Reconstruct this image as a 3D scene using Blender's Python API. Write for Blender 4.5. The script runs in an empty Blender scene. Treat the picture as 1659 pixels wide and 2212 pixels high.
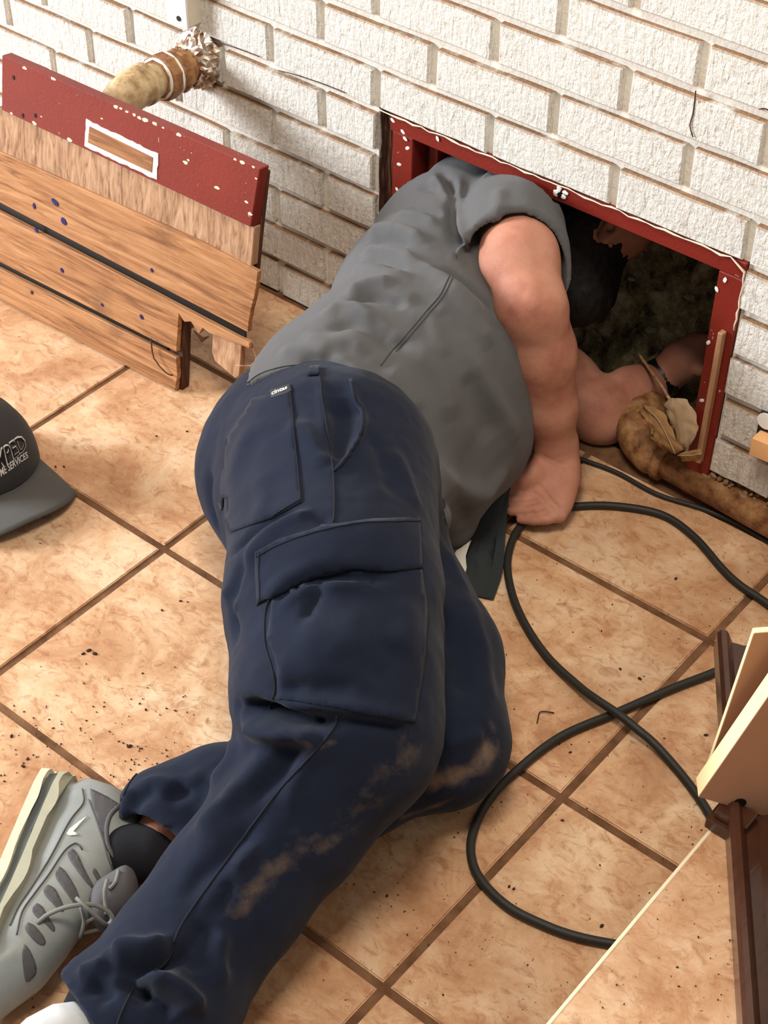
import bpy, bmesh, math, random
import numpy as np
from mathutils import Vector, Matrix, Euler
from mathutils.bvhtree import BVHTree
from mathutils.geometry import delaunay_2d_cdt
random.seed(7); RNG = np.random.default_rng(7)
C = bpy.context.scene.collection
scene = bpy.context.scene

# ============================================================ camera, world, lights, exposure
CF = 3612.65
CC = np.array([1.0554, -1.6661, 1.6154])
CR = np.array([[0.771623, 0.636025, 0.008362], [0.435131, -0.518219, -0.736281], [-0.463960, 0.571770, -0.676624]])
cd = bpy.data.cameras.new('camera'); cam = bpy.data.objects.new('camera', cd); C.objects.link(cam)
cd.sensor_fit = 'VERTICAL'; cd.sensor_height = 24.0; cd.lens = 24.0*CF/2212.0; cd.clip_start = .02; cd.clip_end = 60
cam.matrix_world = Matrix([list(CR[0])+[0], list(-CR[1])+[0], list(-CR[2])+[0], [0, 0, 0, 1]]).transposed()
cam.matrix_world.translation = Vector(CC)
scene.camera = cam
vs = scene.view_settings
vs.view_transform = 'Standard'; vs.look = 'None'; vs.gamma = 1.0; vs.use_curve_mapping = False; vs.exposure = 0.38
w = bpy.data.worlds.new('room_light'); scene.world = w; w.use_nodes = True
bgn = w.node_tree.nodes['Background']; bgn.inputs[0].default_value = (1.0, .93, .85, 1); bgn.inputs[1].default_value = 0.28
def area(name, loc, target, sx, sy, power, col):
    l = bpy.data.lights.new(name, 'AREA'); l.shape = 'RECTANGLE'; l.size = sx; l.size_y = sy; l.energy = power; l.color = col
    o = bpy.data.objects.new(name, l); C.objects.link(o); o.location = loc
    o.rotation_euler = (Vector(target)-Vector(loc)).to_track_quat('-Z', 'Y').to_euler(); return o
area('window_daylight', (-4.0, -2.7, 1.85), (0, -.4, .1), 1.7, 1.4, 310, (.90, .95, 1.0))
area('room_lamp', (.35, -.95, 2.45), (.4, -.1, .3), .6, .6, 27, (1.0, .90, .76))
# ---- at()/on_wall() turn a seen pixel plus a real height/depth into a world point
def ray(u, v):
    d = CR.T @ np.array([(u-829.5)/CF, (v-1106)/CF, 1.0]); return d
def at(u, v, z=0.0):
    d = ray(u, v); return CC + d*(z-CC[2])/d[2]
def on_wall(u, v, y=0.0):
    d = ray(u, v); return CC + d*(y-CC[1])/d[1]
def nz(a): a = np.asarray(a, float); return a/np.linalg.norm(a)

class Field:
    def __init__(s, lo, hi, h):
        s.lo = np.array(lo, float); s.h = h
        n = np.ceil((np.array(hi)-s.lo)/h).astype(int)+1; s.n = n
        s.ax = [s.lo[i]+np.arange(n[i])*h for i in range(3)]
        s.f = np.full(n, 0.2, np.float32)
    def block(s, lo, hi):
        a = np.clip(np.floor((lo-s.lo)/s.h).astype(int), 0, s.n); b = np.clip(np.ceil((hi-s.lo)/s.h).astype(int)+1, 0, s.n)
        sl = tuple(slice(a[i], b[i]) for i in range(3))
        X = s.ax[0][sl[0]][:, None, None]; Y = s.ax[1][sl[1]][None, :, None]; Z = s.ax[2][sl[2]][None, None, :]
        return sl, X, Y, Z
    def cap(s, p, q, r0, r1, k=0.02, axis=None, sq=1.0, sub=False):
        """tapered capsule p->q; lengths along `axis` are stretched by sq; smooth union (or subtraction)"""
        p = np.array(p, float); q = np.array(q, float); R = max(r0, r1)*max(1, sq)+k+4*s.h
        sl, X, Y, Z = s.block(np.minimum(p, q)-R, np.maximum(p, q)+R)
        if min(s.f[sl].shape) == 0: return
        x = X-p[0]; y = Y-p[1]; z = Z-p[2]; d = q-p
        if axis is not None:
            n = nz(axis); t = (x*n[0]+y*n[1]+z*n[2])*(1/sq-1); x = x+t*n[0]; y = y+t*n[1]; z = z+t*n[2]; d = d+n*(d@n)*(1/sq-1)
        L2 = max(d@d, 1e-9); t = np.clip((x*d[0]+y*d[1]+z*d[2])/L2, 0, 1)
        D = np.sqrt((x-t*d[0])**2+(y-t*d[1])**2+(z-t*d[2])**2)-(r0+(r1-r0)*t)
        g = s.f[sl]
        if sub:
            D = -D; hh = np.clip(.5-.5*(g-D)/max(k, 1e-4), 0, 1); s.f[sl] = g*(1-hh)+D*hh+k*hh*(1-hh)
        else:
            hh = np.clip(.5+.5*(g-D)/max(k, 1e-4), 0, 1); s.f[sl] = g*(1-hh)+D*hh-k*hh*(1-hh)
    def chain(s, pts, k=0.02):
        """pts: list of (point, radius[, axis, squash])"""
        for a, b in zip(pts[:-1], pts[1:]):
            ax = a[2] if len(a) > 2 else None; sq = a[3] if len(a) > 3 else 1.0
            s.cap(a[0], b[0], a[1], b[1], k, ax, sq)
    def plane(s, p, n, k=0.002):
        """keep the side the normal points away from"""
        n = nz(n); D = (s.ax[0][:, None, None]-p[0])*n[0]+(s.ax[1][None, :, None]-p[1])*n[1]+(s.ax[2][None, None, :]-p[2])*n[2]
        s.f = np.maximum(s.f, D.astype(np.float32))
    def mesh(s):
        """surface nets"""
        f = s.f; ins = f < 0
        n = np.array(f.shape)-1
        cnt = np.zeros(n, np.int8)
        for a in (0, 1):
            for b in (0, 1):
                for c in (0, 1): cnt += ins[a:n[0]+a, b:n[1]+b, c:n[2]+c]
        act = (cnt > 0) & (cnt < 8); idx = np.full(n, -1, np.int64); I = np.argwhere(act); idx[act] = np.arange(len(I))
        acc = np.zeros((len(I), 3)); w = np.zeros(len(I))
        cor = [(a, b, c) for a in (0, 1) for b in (0, 1) for c in (0, 1)]
        for i, A in enumerate(cor):
            for B in cor[i+1:]:
                if sum(abs(A[j]-B[j]) for j in range(3)) != 1: continue
                fa = f[I[:, 0]+A[0], I[:, 1]+A[1], I[:, 2]+A[2]]; fb = f[I[:, 0]+B[0], I[:, 1]+B[1], I[:, 2]+B[2]]
                m = (fa < 0) != (fb < 0); t = np.where(m, fa/np.where(m, fa-fb, 1), 0)
                P = np.array(A)+t[:, None]*(np.array(B)-np.array(A)); acc[m] += P[m]; w[m] += 1
        V = s.lo+s.h*(I+acc/w[:, None])
        F = []
        for ax in range(3):
            o = [(1, 2), (2, 0), (0, 1)][ax]
            sl = [slice(1, n[0]), slice(1, n[1]), slice(1, n[2])]; sl[ax] = slice(0, n[ax])
            a = ins[:n[0], :n[1], :n[2]][tuple(sl)]; sh = [slice(1, n[0]), slice(1, n[1]), slice(1, n[2])]; sh[ax] = slice(1, n[ax]+1)
            b = ins[tuple(sh)]; E = np.argwhere(a != b); off = np.array([0 if i == ax else 1 for i in range(3)]); C = E+off
            flip = a[tuple(E.T)]
            e1 = np.zeros(3, int); e1[o[0]] = 1; e2 = np.zeros(3, int); e2[o[1]] = 1
            g = lambda Q: idx[Q[:, 0], Q[:, 1], Q[:, 2]]
            q = np.stack([g(C-e1-e2), g(C-e2), g(C), g(C-e1)], 1)
            q[~flip] = q[~flip][:, ::-1]; F.append(q)
        F = np.concatenate(F); F = F[(F >= 0).all(1)]
        return V, F
def relax(V, F, it=3, lam=.5):
    """a few rounds of neighbour averaging"""
    E = np.concatenate([F[:, [0, 1]], F[:, [1, 2]], F[:, [2, 3]], F[:, [3, 0]]]); E = np.concatenate([E, E[:, ::-1]])
    n = len(V); c = np.bincount(E[:, 0], minlength=n)[:, None]+1e-9
    for i in range(it*2):
        S = np.stack([np.bincount(E[:, 0], V[E[:, 1], j], n) for j in range(3)], 1)/c
        V = V+(lam if i % 2 == 0 else -lam*.9)*(S-V)
    return V
def vnormals(V, F):
    N = np.cross(V[F[:, 2]]-V[F[:, 0]], V[F[:, 3]]-V[F[:, 1]]); out = np.zeros_like(V)
    for j in range(4):
        for a in range(3): out[:, a] += np.bincount(F[:, j], N[:, a], len(V))
    return out/(np.linalg.norm(out, axis=1)[:, None]+1e-12)
def vnoise(P, s, seed=0):
    """smooth value noise, about -1..1"""
    P = P*s+seed*17.3; i = np.floor(P).astype(np.int64); f = P-i; f = f*f*(3-2*f); o = 0
    for a in (0, 1):
        for b in (0, 1):
            for c in (0, 1):
                h = (i[:, 0]+a)*374761393+(i[:, 1]+b)*668265263+(i[:, 2]+c)*2147483647+seed*1274126177
                h = (h ^ (h >> 13))*1274126177; h = ((h ^ (h >> 16)) & 0xffff)/32767.5-1
                o = o+h*(f[:, 0] if a else 1-f[:, 0])*(f[:, 1] if b else 1-f[:, 1])*(f[:, 2] if c else 1-f[:, 2])
    return o
UP = np.array([0, 0, 1.0])
XA = np.array([1.0, 0, 0])
# ---------- joints (seen position + real height) ----------
HIPR = at(735, 985, .25); KNEER = at(790, 1585, .20); ANKR = at(330, 2105, .075)
HIPL = at(772, 1140, .12); KNEEL = at(955, 1600, .085); ANKL = at(330, 1790, .075)
SHR = on_wall(1100, 455, .01); ELR = at(1148, 665, .315); WRR = at(1200, 962, .08)
SHL = on_wall(1120, 760, .06); ELL = on_wall(1297, 893, .05); WRL = on_wall(1432, 815, .17); HEAD = on_wall(1250, 505, .14)
def hips(F, o=0.0):
    F.cap(at(672, 1000, .168), at(790, 900, .18), .140+o, .137+o, .02, UP, 1.12)
    F.cap(at(600, 1030, .17), at(630, 1090, .17), .098+o, .098+o, .05)
    F.cap(at(780, 1050, .16), at(795, 1085, .155), .110+o, .103+o, .05)
def trousers_field(h):
    F = Field([-.36, -1.27, .004], [.52, -.12, .45], h)
    hips(F)
    F.chain([(HIPL, .098), (at(870, 1310, .10), .080), (at(925, 1430, .10), .084), (KNEEL, .076)], .04)
    F.chain([(KNEEL, .073), (at(760, 1690, .075), .062), (at(480, 1730, .065), .060), (at(365, 1765, .062), .057)], .03)
    F.chain([(at(715, 1020, .23), .135), (at(722, 1300, .235), .122), (at(732, 1500, .215), .114), (at(765, 1590, .20), .092)], .03)
    F.chain([(at(752, 1600, .19), .090), (at(630, 1760, .14), .082), (at(500, 1930, .105), .077), (at(395, 2070, .085), .075), (at(335, 2180, .085), .078)], .03)
    return F
def shirt_field(h):
    F = Field([-.42, -.60, .004], [.25, .34, .47], h)
    hips(F, .008)
    F.cap(at(770, 920, .18), at(890, 830, .185), .148, .150, .03, UP, 1.15)
    F.cap(at(890, 830, .185), at(935, 700, .19), .155, .142, .03, UP, 1.15)
    F.cap(at(935, 700, .19), at(1000, 570, .19), .145, .135, .03, UP, 1.2)
    F.cap(at(1000, 570, .19), on_wall(1065, 500, .12), .135, .12, .03, UP, 1.25)
    F.cap(at(1000, 880, .13), at(1005, 950, .11), .088, .086, .06)
    F.cap(at(955, 1050, .10), at(968, 1130, .045), .062, .036, .05)
    return F
def body_field(h):
    F = Field([-.36, -1.27, .003], [.36, .40, .45], h)
    F.cap(at(668, 1000, .168), at(790, 900, .18), .12, .12, .02, UP, 1.12)
    F.cap(at(770, 920, .18), at(935, 700, .19), .125, .12, .03, UP, 1.15)
    F.cap(at(935, 700, .19), at(1000, 570, .19), .12, .115, .03, UP, 1.2)
    F.cap(at(1000, 570, .19), on_wall(1065, 500, .12), .115, .10, .03, UP, 1.25)
    F.chain([(HIPL, .10), (at(915, 1380, .10), .07), (KNEEL, .055)], .03)
    F.chain([(KNEEL, .055), (at(760, 1690, .075), .050), (at(480, 1730, .07), .040), (at(380, 1770, .062), .031), (at(320, 1840, .060), .025), (at(250, 1850, .057), .022)], .02)
    F.chain([(at(715, 1020, .23), .11), (at(722, 1300, .235), .09), (at(732, 1500, .215), .075), (at(765, 1590, .20), .06)], .03)
    F.chain([(at(752, 1600, .19), .06), (at(630, 1760, .14), .056), (at(500, 1930, .105), .048), (ANKR, .034), (at(235, 2165, .075), .030)], .02)
    # right arm: upper arm, elbow point, forearm, wrist
    up = at(1122, 560, .35)
    F.chain([(SHR, .052), (up, .050), (ELR, .046)], .02)
    F.cap(at(1138, 642, .335), at(1142, 655, .33), .026, .026, .02)
    ax = nz(np.cross(WRR-ELR, CR[2]))
    mid = ELR*.68+WRR*.32+ax*.002
    F.chain([(ELR, .046), (mid, .047), (ELR*.3+WRR*.7, .038, ax, 1.05), (WRR, .027, ax, 1.15)], .015)
    # right hand, back of the hand on the floor, palm up, fingers pointing under the belly
    w = at(1208, 990, .062)
    F.cap(WRR, w, .027, .024, .012, ax, 1.2)
    mcp = [at(1145, 1054, .042), at(1165, 1074, .036), at(1187, 1094, .031), at(1207, 1112, .027)]
    wr = [at(1186, 1000, .060), at(1198, 1004, .058), at(1212, 1008, .054), at(1224, 1014, .048)]
    for a, b in zip(wr, mcp): F.cap(a, b, .0195, .0115, .009)
    for a, b in zip(mcp[:-1], mcp[1:]): F.cap(a, b, .0095, .0095, .003)
    tips = [[at(1120, 1058, .040), at(1100, 1060, .036), at(1084, 1062, .030)], [at(1137, 1079, .035), at(1110, 1081, .032), at(1088, 1083, .028)],
            [at(1159, 1102, .031), at(1130, 1103, .028), at(1103, 1104, .024)], [at(1182, 1121, .026), at(1152, 1124, .023), at(1124, 1122, .020)]]
    for m, t, r in zip(mcp, tips, (.0088, .0092, .0088, .0080)):
        F.cap(m, t[0], .0105, r, .0015); F.cap(t[0], t[1], r, r*.93, .0015); F.cap(t[1], t[2], r*.93, r*.82, .0015)
    F.chain([(at(1178, 995, .062), .018), (at(1150, 1025, .056), .0185), (at(1126, 1036, .055), .012), (at(1104, 1038, .050), .0105), (at(1088, 1040, .046), .009)], .006)
    F.cap(at(1225, 1030, .047), at(1216, 1085, .034), .019, .014, .012)    # outer heel of the palm
    for q, r in (((1100, 1071), (1152, 1065)), ((1100, 1093), (1172, 1085)), ((1112, 1113), (1192, 1104))): F.cap(at(*q, .047), at(*r, .049), .0068, .0050, .002, sub=True)
    F.cap(at(1165, 1042, .075), at(1190, 1062, .068), .0135, .012, .006, sub=True)
    # left arm under the body, reaching into the hole
    F.chain([(SHL, .055), (ELL*.5+SHL*.5, .054), (ELL, .047)], .02)
    F.chain([(ELL, .046), (ELL*.5+WRL*.5, .042), (WRL, .028)], .015)
    hl = on_wall(1505, 757, .21); F.chain([(WRL, .027), (on_wall(1475, 780, .19), .030), (hl, .028)], .012, )
    for i, (du, dv) in enumerate([(40, -18), (42, -4), (38, 10), (32, 22)]):
        b = on_wall(1505+du*.3, 757+dv*1.1, .21); m = on_wall(1505+du, 757+dv*1.3, .22); e = on_wall(1505+du*1.4, 775+dv*1.3, .225)
        F.cap(hl, b, .016, .011, .004); F.cap(b, m, .0105, .0098, .003); F.cap(m, e, .0098, .0085, .003)
    F.cap(on_wall(1475, 780, .19), on_wall(1512, 800, .18), .014, .010, .006)
    # neck and head
    F.cap(on_wall(1080, 500, .12), on_wall(1180, 510, .14), .08, .06, .03)
    F.cap(on_wall(1180, 510, .14), HEAD, .058, .06, .03)
    fd = nz([.35, -.45, -.8]); F.cap(HEAD, HEAD+np.array([.02, .05, .02]), .072, .074, .02)
    F.cap(HEAD, HEAD+fd*.05, .062, .040, .03); F.cap(HEAD+fd*.07, HEAD+fd*.095+np.array([0, .0, -.004]), .010, .012, .012)
    er = np.array(on_wall(1308, 510, .105)); F.cap(er, er+np.array([.004, .02, .012]), .012, .016, .006, nz([.2, -.5, .8]), .5)
    F.cap(er+np.array([.002, .008, .01]), er+np.array([.002, .008, .03]), .006, .008, .004, sub=True)
    return F
# ============================================================ helpers
def tag(o, label=None, cat=None, group=None, kind=None):
    for k, v in (('label', label), ('category', cat), ('group', group), ('kind', kind)):
        if v: o[k] = v
    return o
def empty(name, loc, label=None, cat=None, group=None, kind=None):
    o = bpy.data.objects.new(name, None); C.objects.link(o); o.location = Vector(loc); o.empty_display_size = .05
    return tag(o, label, cat, group, kind)
def link(name, me, mat, parent=None):
    o = bpy.data.objects.new(name, me); C.objects.link(o)
    if mat is not None and not me.materials: me.materials.append(mat)
    if parent is not None:
        o.parent = parent; o.matrix_parent_inverse = Matrix.Translation(-parent.location)
    return o
def mesh_np(name, V, F, smooth=True):
    me = bpy.data.meshes.new(name); me.from_pydata([tuple(v) for v in V], [], [tuple(int(i) for i in f) for f in F]); me.update()
    if smooth: me.polygons.foreach_set('use_smooth', [True]*len(me.polygons))
    return me
def bm_mesh(name, bm, smooth=False):
    bmesh.ops.recalc_face_normals(bm, faces=bm.faces[:])
    me = bpy.data.meshes.new(name); bm.to_mesh(me); bm.free()
    if smooth: me.polygons.foreach_set('use_smooth', [True]*len(me.polygons))
    return me
def box_bm(bm, lo, hi, bevel=0.0, M=None):
    c = [(a+b)/2 for a, b in zip(lo, hi)]; s = [abs(b-a) for a, b in zip(lo, hi)]
    r = bmesh.ops.create_cube(bm, size=1.0, matrix=Matrix.Translation(c) @ Matrix.Diagonal((*s, 1)))
    if bevel: 
        g = [e for v in r['verts'] for e in v.link_edges]; g = list(set(g))
        rr = bmesh.ops.bevel(bm, geom=g, offset=bevel, segments=1, affect='EDGES'); vs_ = list({v for f in rr['faces'] for v in f.verts} | {v for v in r['verts'] if v.is_valid})
    else: vs_ = r['verts']
    if M is not None: bmesh.ops.transform(bm, matrix=M, verts=vs_)
def box(name, lo, hi, mat, parent=None, bevel=.001, M=None):
    bm = bmesh.new(); box_bm(bm, lo, hi, bevel, M); return link(name, bm_mesh(name, bm), mat, parent)
def tube_mesh(name, pts, r, seg=10, closed_ends=True):
    pts = [Vector(p) for p in pts]; n = len(pts); rs = r if hasattr(r, '__len__') else [r]*n
    V = []; F = []; nrm = None
    for i, p in enumerate(pts):
        t = (pts[min(i+1, n-1)]-pts[max(i-1, 0)]).normalized()
        if nrm is None: nrm = t.orthogonal().normalized()
        nrm = (nrm-t*nrm.dot(t)).normalized(); b = t.cross(nrm)
        for k in range(seg):
            a = 2*math.pi*k/seg; V.append(p+(nrm*math.cos(a)+b*math.sin(a))*rs[i])
    for i in range(n-1):
        for k in range(seg):
            F.append((i*seg+k, i*seg+(k+1) % seg, (i+1)*seg+(k+1) % seg, (i+1)*seg+k))
    if closed_ends:
        F.append(tuple(range(seg))[::-1]); F.append(tuple((n-1)*seg+k for k in range(seg)))
    me = bpy.data.meshes.new(name); me.from_pydata([tuple(v) for v in V], [], F); me.update()
    me.polygons.foreach_set('use_smooth', [True]*len(me.polygons)); return me
def spline(P, step=.01):
    """Catmull-Rom through P"""
    P = [np.array(p, float) for p in P]; P = [2*P[0]-P[1]]+P+[2*P[-1]-P[-2]]; out = []
    for i in range(1, len(P)-2):
        n = max(2, int(np.linalg.norm(P[i+1]-P[i])/step))
        for t in np.arange(n)/n:
            out.append(.5*(2*P[i]+(P[i+1]-P[i-1])*t+(2*P[i-1]-5*P[i]+4*P[i+1]-P[i+2])*t*t+(-P[i-1]+3*P[i]-3*P[i+1]+P[i+2])*t**3))
    out.append(P[-2]); return out
def prism(name, pts, off, mat, parent=None, smooth=False, bevel=0):
    """polygon pts (3-D, planar) extruded by the vector off"""
    bm = bmesh.new(); vs_ = [bm.verts.new(tuple(p)) for p in pts]; f = bm.faces.new(vs_)
    r = bmesh.ops.extrude_face_region(bm, geom=[f]); nv = [g for g in r['geom'] if isinstance(g, bmesh.types.BMVert)]
    bmesh.ops.translate(bm, verts=nv, vec=Vector(off))
    if bevel: bmesh.ops.bevel(bm, geom=bm.edges[:], offset=bevel, segments=1, affect='EDGES')
    return link(name, bm_mesh(name, bm, smooth), mat, parent)
def bvh_of(V, F): return BVHTree.FromPolygons([tuple(v) for v in V], [tuple(int(i) for i in f) for f in F])
def hit(bvh, u, v):
    d = Vector(ray(u, v)).normalized(); r = bvh.ray_cast(Vector(CC), d)
    return (r[0], r[1] if r[1].dot(d) < 0 else -r[1]) if r[0] is not None else (None, None)
def px_line(P, step=8):
    out = []
    for a, b in zip(P[:-1], P[1:]):
        n = max(1, int(math.dist(a, b)/step)); out += [(a[0]+(b[0]-a[0])*i/n, a[1]+(b[1]-a[1])*i/n) for i in range(n)]
    return out+[P[-1]]
def smooth_px(P, step=6):
    return [tuple(q[:2]) for q in spline([(p[0], p[1], 0) for p in P], step)]
def surf_line(bvh, P, off=0.0, step=8, curve=True):
    out = []
    for u, v in (smooth_px(P, step) if curve and len(P) > 2 else px_line(P, step)):
        p, n = hit(bvh, u, v)
        if p is not None: out.append(np.array(p+n*off))
    return out
def patch(name, bvh, poly, off, thick, mat, parent, grid=9, curve=False):
    """a piece of cloth or trim lying on a surface, cut to the outline poly"""
    b = px_line(list(poly)+[poly[0]], 6)[:-1] if not curve else smooth_px(list(poly)+[poly[0]], 6)[:-1]
    xs = [p[0] for p in b]; ys = [p[1] for p in b]; pts = [Vector(p) for p in b]; nb = len(pts)
    def inside(x, y):
        c = False
        for i in range(nb):
            x1, y1 = b[i]; x2, y2 = b[i-1]
            if (y1 > y) != (y2 > y) and x < (x2-x1)*(y-y1)/(y2-y1)+x1: c = not c
        return c
    y = min(ys)+grid/2
    while y < max(ys):
        x = min(xs)+grid/2
        while x < max(xs):
            if inside(x, y) and min((x-p[0])**2+(y-p[1])**2 for p in b) > (grid*.5)**2: pts.append(Vector((x, y)))
            x += grid
        y += grid
    r = delaunay_2d_cdt(pts, [(i, (i+1) % nb) for i in range(nb)], [], 1, 1e-4)
    V = []; ok = []
    for p in r[0]:
        q, n = hit(bvh, p.x, p.y)
        if q is None: V.append((0, 0, 0)); ok.append(False)
        else: V.append(tuple(q+n*(off+thick))); ok.append(True)
    F = [tuple(f) for f in r[2] if all(ok[i] for i in f)]
    F = [f for f in F if max((Vector(V[f[i]])-Vector(V[f[i-1]])).length for i in range(len(f))) < .05]
    me = bpy.data.meshes.new(name); me.from_pydata(V, [], F); me.update()
    bm = bmesh.new(); bm.from_mesh(me); bmesh.ops.delete(bm, geom=[v for v in bm.verts if not v.link_faces], context='VERTS')
    bmesh.ops.recalc_face_normals(bm, faces=bm.faces[:])
    s = sum((f.normal.dot(Vector(CC)-f.calc_center_median()) for f in bm.faces))
    if s < 0: bmesh.ops.reverse_faces(bm, faces=bm.faces[:])
    bm.to_mesh(me); bm.free(); me.polygons.foreach_set('use_smooth', [True]*len(me.polygons))
    o = link(name, me, mat, parent); m = o.modifiers.new('thickness', 'SOLIDIFY'); m.thickness = thick; m.offset = -1; return o
def seam(name, bvh, P, r, mat, parent, off=0.0006, step=7, curve=True):
    L = surf_line(bvh, P, off, step, curve)
    return link(name, tube_mesh(name, L, r, 6), mat, parent) if len(L) > 1 else None
def folds(V, N, lines):
    """raise or sink the cloth along 3-D crease lines: (points, width, height)"""
    D = np.zeros(len(V))
    for P, wd, am in lines:
        if len(P) < 2: continue
        P = np.array(P); lo = P.min(0)-3*wd; hi = P.max(0)+3*wd
        m = np.where(((V > lo) & (V < hi)).all(1))[0]
        if not len(m): continue
        X = V[m]; best = np.full(len(m), 1e9); tb = np.zeros(len(m)); n = len(P)-1
        for i in range(n):
            d = P[i+1]-P[i]; L2 = d@d+1e-12; t = np.clip(((X-P[i])@d)/L2, 0, 1)
            q = np.linalg.norm(X-P[i]-t[:, None]*d, axis=1); k = q < best; best[k] = q[k]; tb[k] = ((i+t)/n)[k]
        taper = np.clip(np.minimum(tb, 1-tb)*5, .15, 1)
        D[m] += am*taper*np.exp(-(best/wd)**2)
    return V+N*D[:, None]

# ---- materials
def ramp_set(r, stops):
    e = r.color_ramp.elements
    while len(e) > 1: e.remove(e[-1])
    e[0].position = stops[0][0]; e[0].color = (*stops[0][1], 1)
    for p, c in stops[1:]: x = e.new(p); x.color = (*c, 1)
def srgb(r, g, b):
    f = lambda c: c/12.92 if c <= .04045 else ((c+.055)/1.055)**2.4
    return (f(r/255), f(g/255), f(b/255))
class M:
    def __init__(s, name, rough=.6, spec=.4, metal=0.0):
        s.m = bpy.data.materials.new(name); s.m.use_nodes = True; s.t = s.m.node_tree; s.n = s.t.nodes; s.l = s.t.links
        s.b = s.n['Principled BSDF']; s.b.inputs['Roughness'].default_value = rough; s.b.inputs['Specular IOR Level'].default_value = spec; s.b.inputs['Metallic'].default_value = metal
        s.tc = s.n.new('ShaderNodeTexCoord'); s.h = None
    def node(s, typ, **kw):
        x = s.n.new('ShaderNode'+typ)
        for k, v in kw.items(): setattr(x, k, v)
        return x
    def coord(s, src='Object', scale=(1, 1, 1), rnd=False):
        mp = s.node('Mapping'); mp.inputs['Scale'].default_value = scale; s.l.new(s.tc.outputs[src], mp.inputs[0])
        if rnd:
            oi = s.node('ObjectInfo'); mu = s.node('Math', operation='MULTIPLY'); mu.inputs[1].default_value = 37.0; s.l.new(oi.outputs['Random'], mu.inputs[0])
            cb = s.node('CombineXYZ'); [s.l.new(mu.outputs[0], cb.inputs[i]) for i in range(3)]; s.l.new(cb.outputs[0], mp.inputs[1])
        return mp.outputs[0]
    def noise(s, co, scale, detail=4, rough=.55, dist=0.0):
        x = s.node('TexNoise'); x.inputs['Scale'].default_value = scale; x.inputs['Detail'].default_value = detail; x.inputs['Roughness'].default_value = rough; x.inputs['Distortion'].default_value = dist
        s.l.new(co, x.inputs['Vector']); return x.outputs['Fac']
    def ramp(s, fac, stops):
        r = s.node('ValToRGB'); ramp_set(r, stops); s.l.new(fac, r.inputs[0]); return r.outputs[0]
    def mix(s, fac, a, b, mode='MIX'):
        x = s.node('Mix', data_type='RGBA', blend_type=mode)
        for sock, v in ((x.inputs[0], fac), (x.inputs[6], a), (x.inputs[7], b)):
            if isinstance(v, (int, float)): sock.default_value = v
            elif isinstance(v, tuple): sock.default_value = (*v, 1)
            else: s.l.new(v, sock)
        return x.outputs[2]
    def math(s, op, a, b=0.0):
        x = s.node('Math', operation=op)
        for sock, v in ((x.inputs[0], a), (x.inputs[1], b)):
            if isinstance(v, (int, float)): sock.default_value = v
            else: s.l.new(v, sock)
        return x.outputs[0]
    def thr(s, fac, lo, hi):
        x = s.node('MapRange'); x.inputs[1].default_value = lo; x.inputs[2].default_value = hi; s.l.new(fac, x.inputs[0]); return x.outputs[0]
    def color(s, c):
        if isinstance(c, tuple): s.b.inputs['Base Color'].default_value = (*c, 1)
        else: s.l.new(c, s.b.inputs['Base Color'])
        return s
    def bump(s, h, dist=.001, strength=1.0):
        x = s.node('Bump'); x.inputs['Distance'].default_value = dist; x.inputs['Strength'].default_value = strength; s.l.new(h, x.inputs['Height'])
        if s.h is not None: s.l.new(s.h, x.inputs['Normal'])
        s.h = x.outputs[0]; s.l.new(s.h, s.b.inputs['Normal']); return s
    def done(s): return s.m
def plain(name, col, rough=.6, spec=.4, metal=0, var=.12, scale=60, bump=0.0):
    m = M(name, rough, spec, metal); co = m.coord(); n = m.noise(co, scale, 4)
    m.color(m.mix(n, tuple(c*(1-var) for c in col), tuple(min(1, c*(1+var)) for c in col)))
    if bump: m.bump(n, bump)
    return m.done()

def mat_tile():
    m = M('ceramic_tile', .42, .35); co = m.coord('Object', rnd=True); big = m.noise(co, 9, 10, .72, .5)
    c = m.ramp(big, [(.30, srgb(172, 124, 88)), (.42, srgb(200, 153, 114)), (.52, srgb(218, 177, 138)), (.62, srgb(233, 202, 167)), (.75, srgb(222, 188, 154))])
    sm = m.noise(m.coord('Object', (1, 1.5, 1), True), 40, 8, .72, .9); c = m.mix(m.math('MULTIPLY', m.thr(sm, .50, .66), .75), c, srgb(166, 108, 70))
    pit = m.noise(co, 95, 5, .6, .8); c = m.mix(m.math('MULTIPLY', m.thr(pit, .66, .74), .6), c, srgb(120, 72, 42))
    wc = m.coord('Generated'); oi = m.node('ObjectInfo'); ge = m.node('NewGeometry')
    d1 = m.node('TexNoise'); d1.inputs['Scale'].default_value = 3.2; d1.inputs['Detail'].default_value = 7; m.l.new(ge.outputs['Position'], d1.inputs['Vector'])
    c = m.mix(m.math('MULTIPLY', m.thr(d1.outputs['Fac'], .46, .66), .5), c, srgb(150, 104, 70))
    d2 = m.node('TexNoise'); d2.inputs['Scale'].default_value = 160; d2.inputs['Detail'].default_value = 2; m.l.new(ge.outputs['Position'], d2.inputs['Vector'])
    c = m.mix(m.math('MULTIPLY', m.thr(d2.outputs['Fac'], .70, .74), m.thr(d1.outputs['Fac'], .45, .6)), c, srgb(60, 40, 26))
    m.color(c); m.bump(sm, .0006, .6); m.bump(big, .0012, .5); return m.done()
def mat_grout():
    m = M('floor_grout', .9, .2); co = m.coord(); n = m.noise(co, 30, 6); m.color(m.ramp(n, [(.3, srgb(88, 58, 38)), (.7, srgb(134, 98, 70))])); m.bump(m.noise(co, 260, 3), .0008); return m.done()
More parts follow.
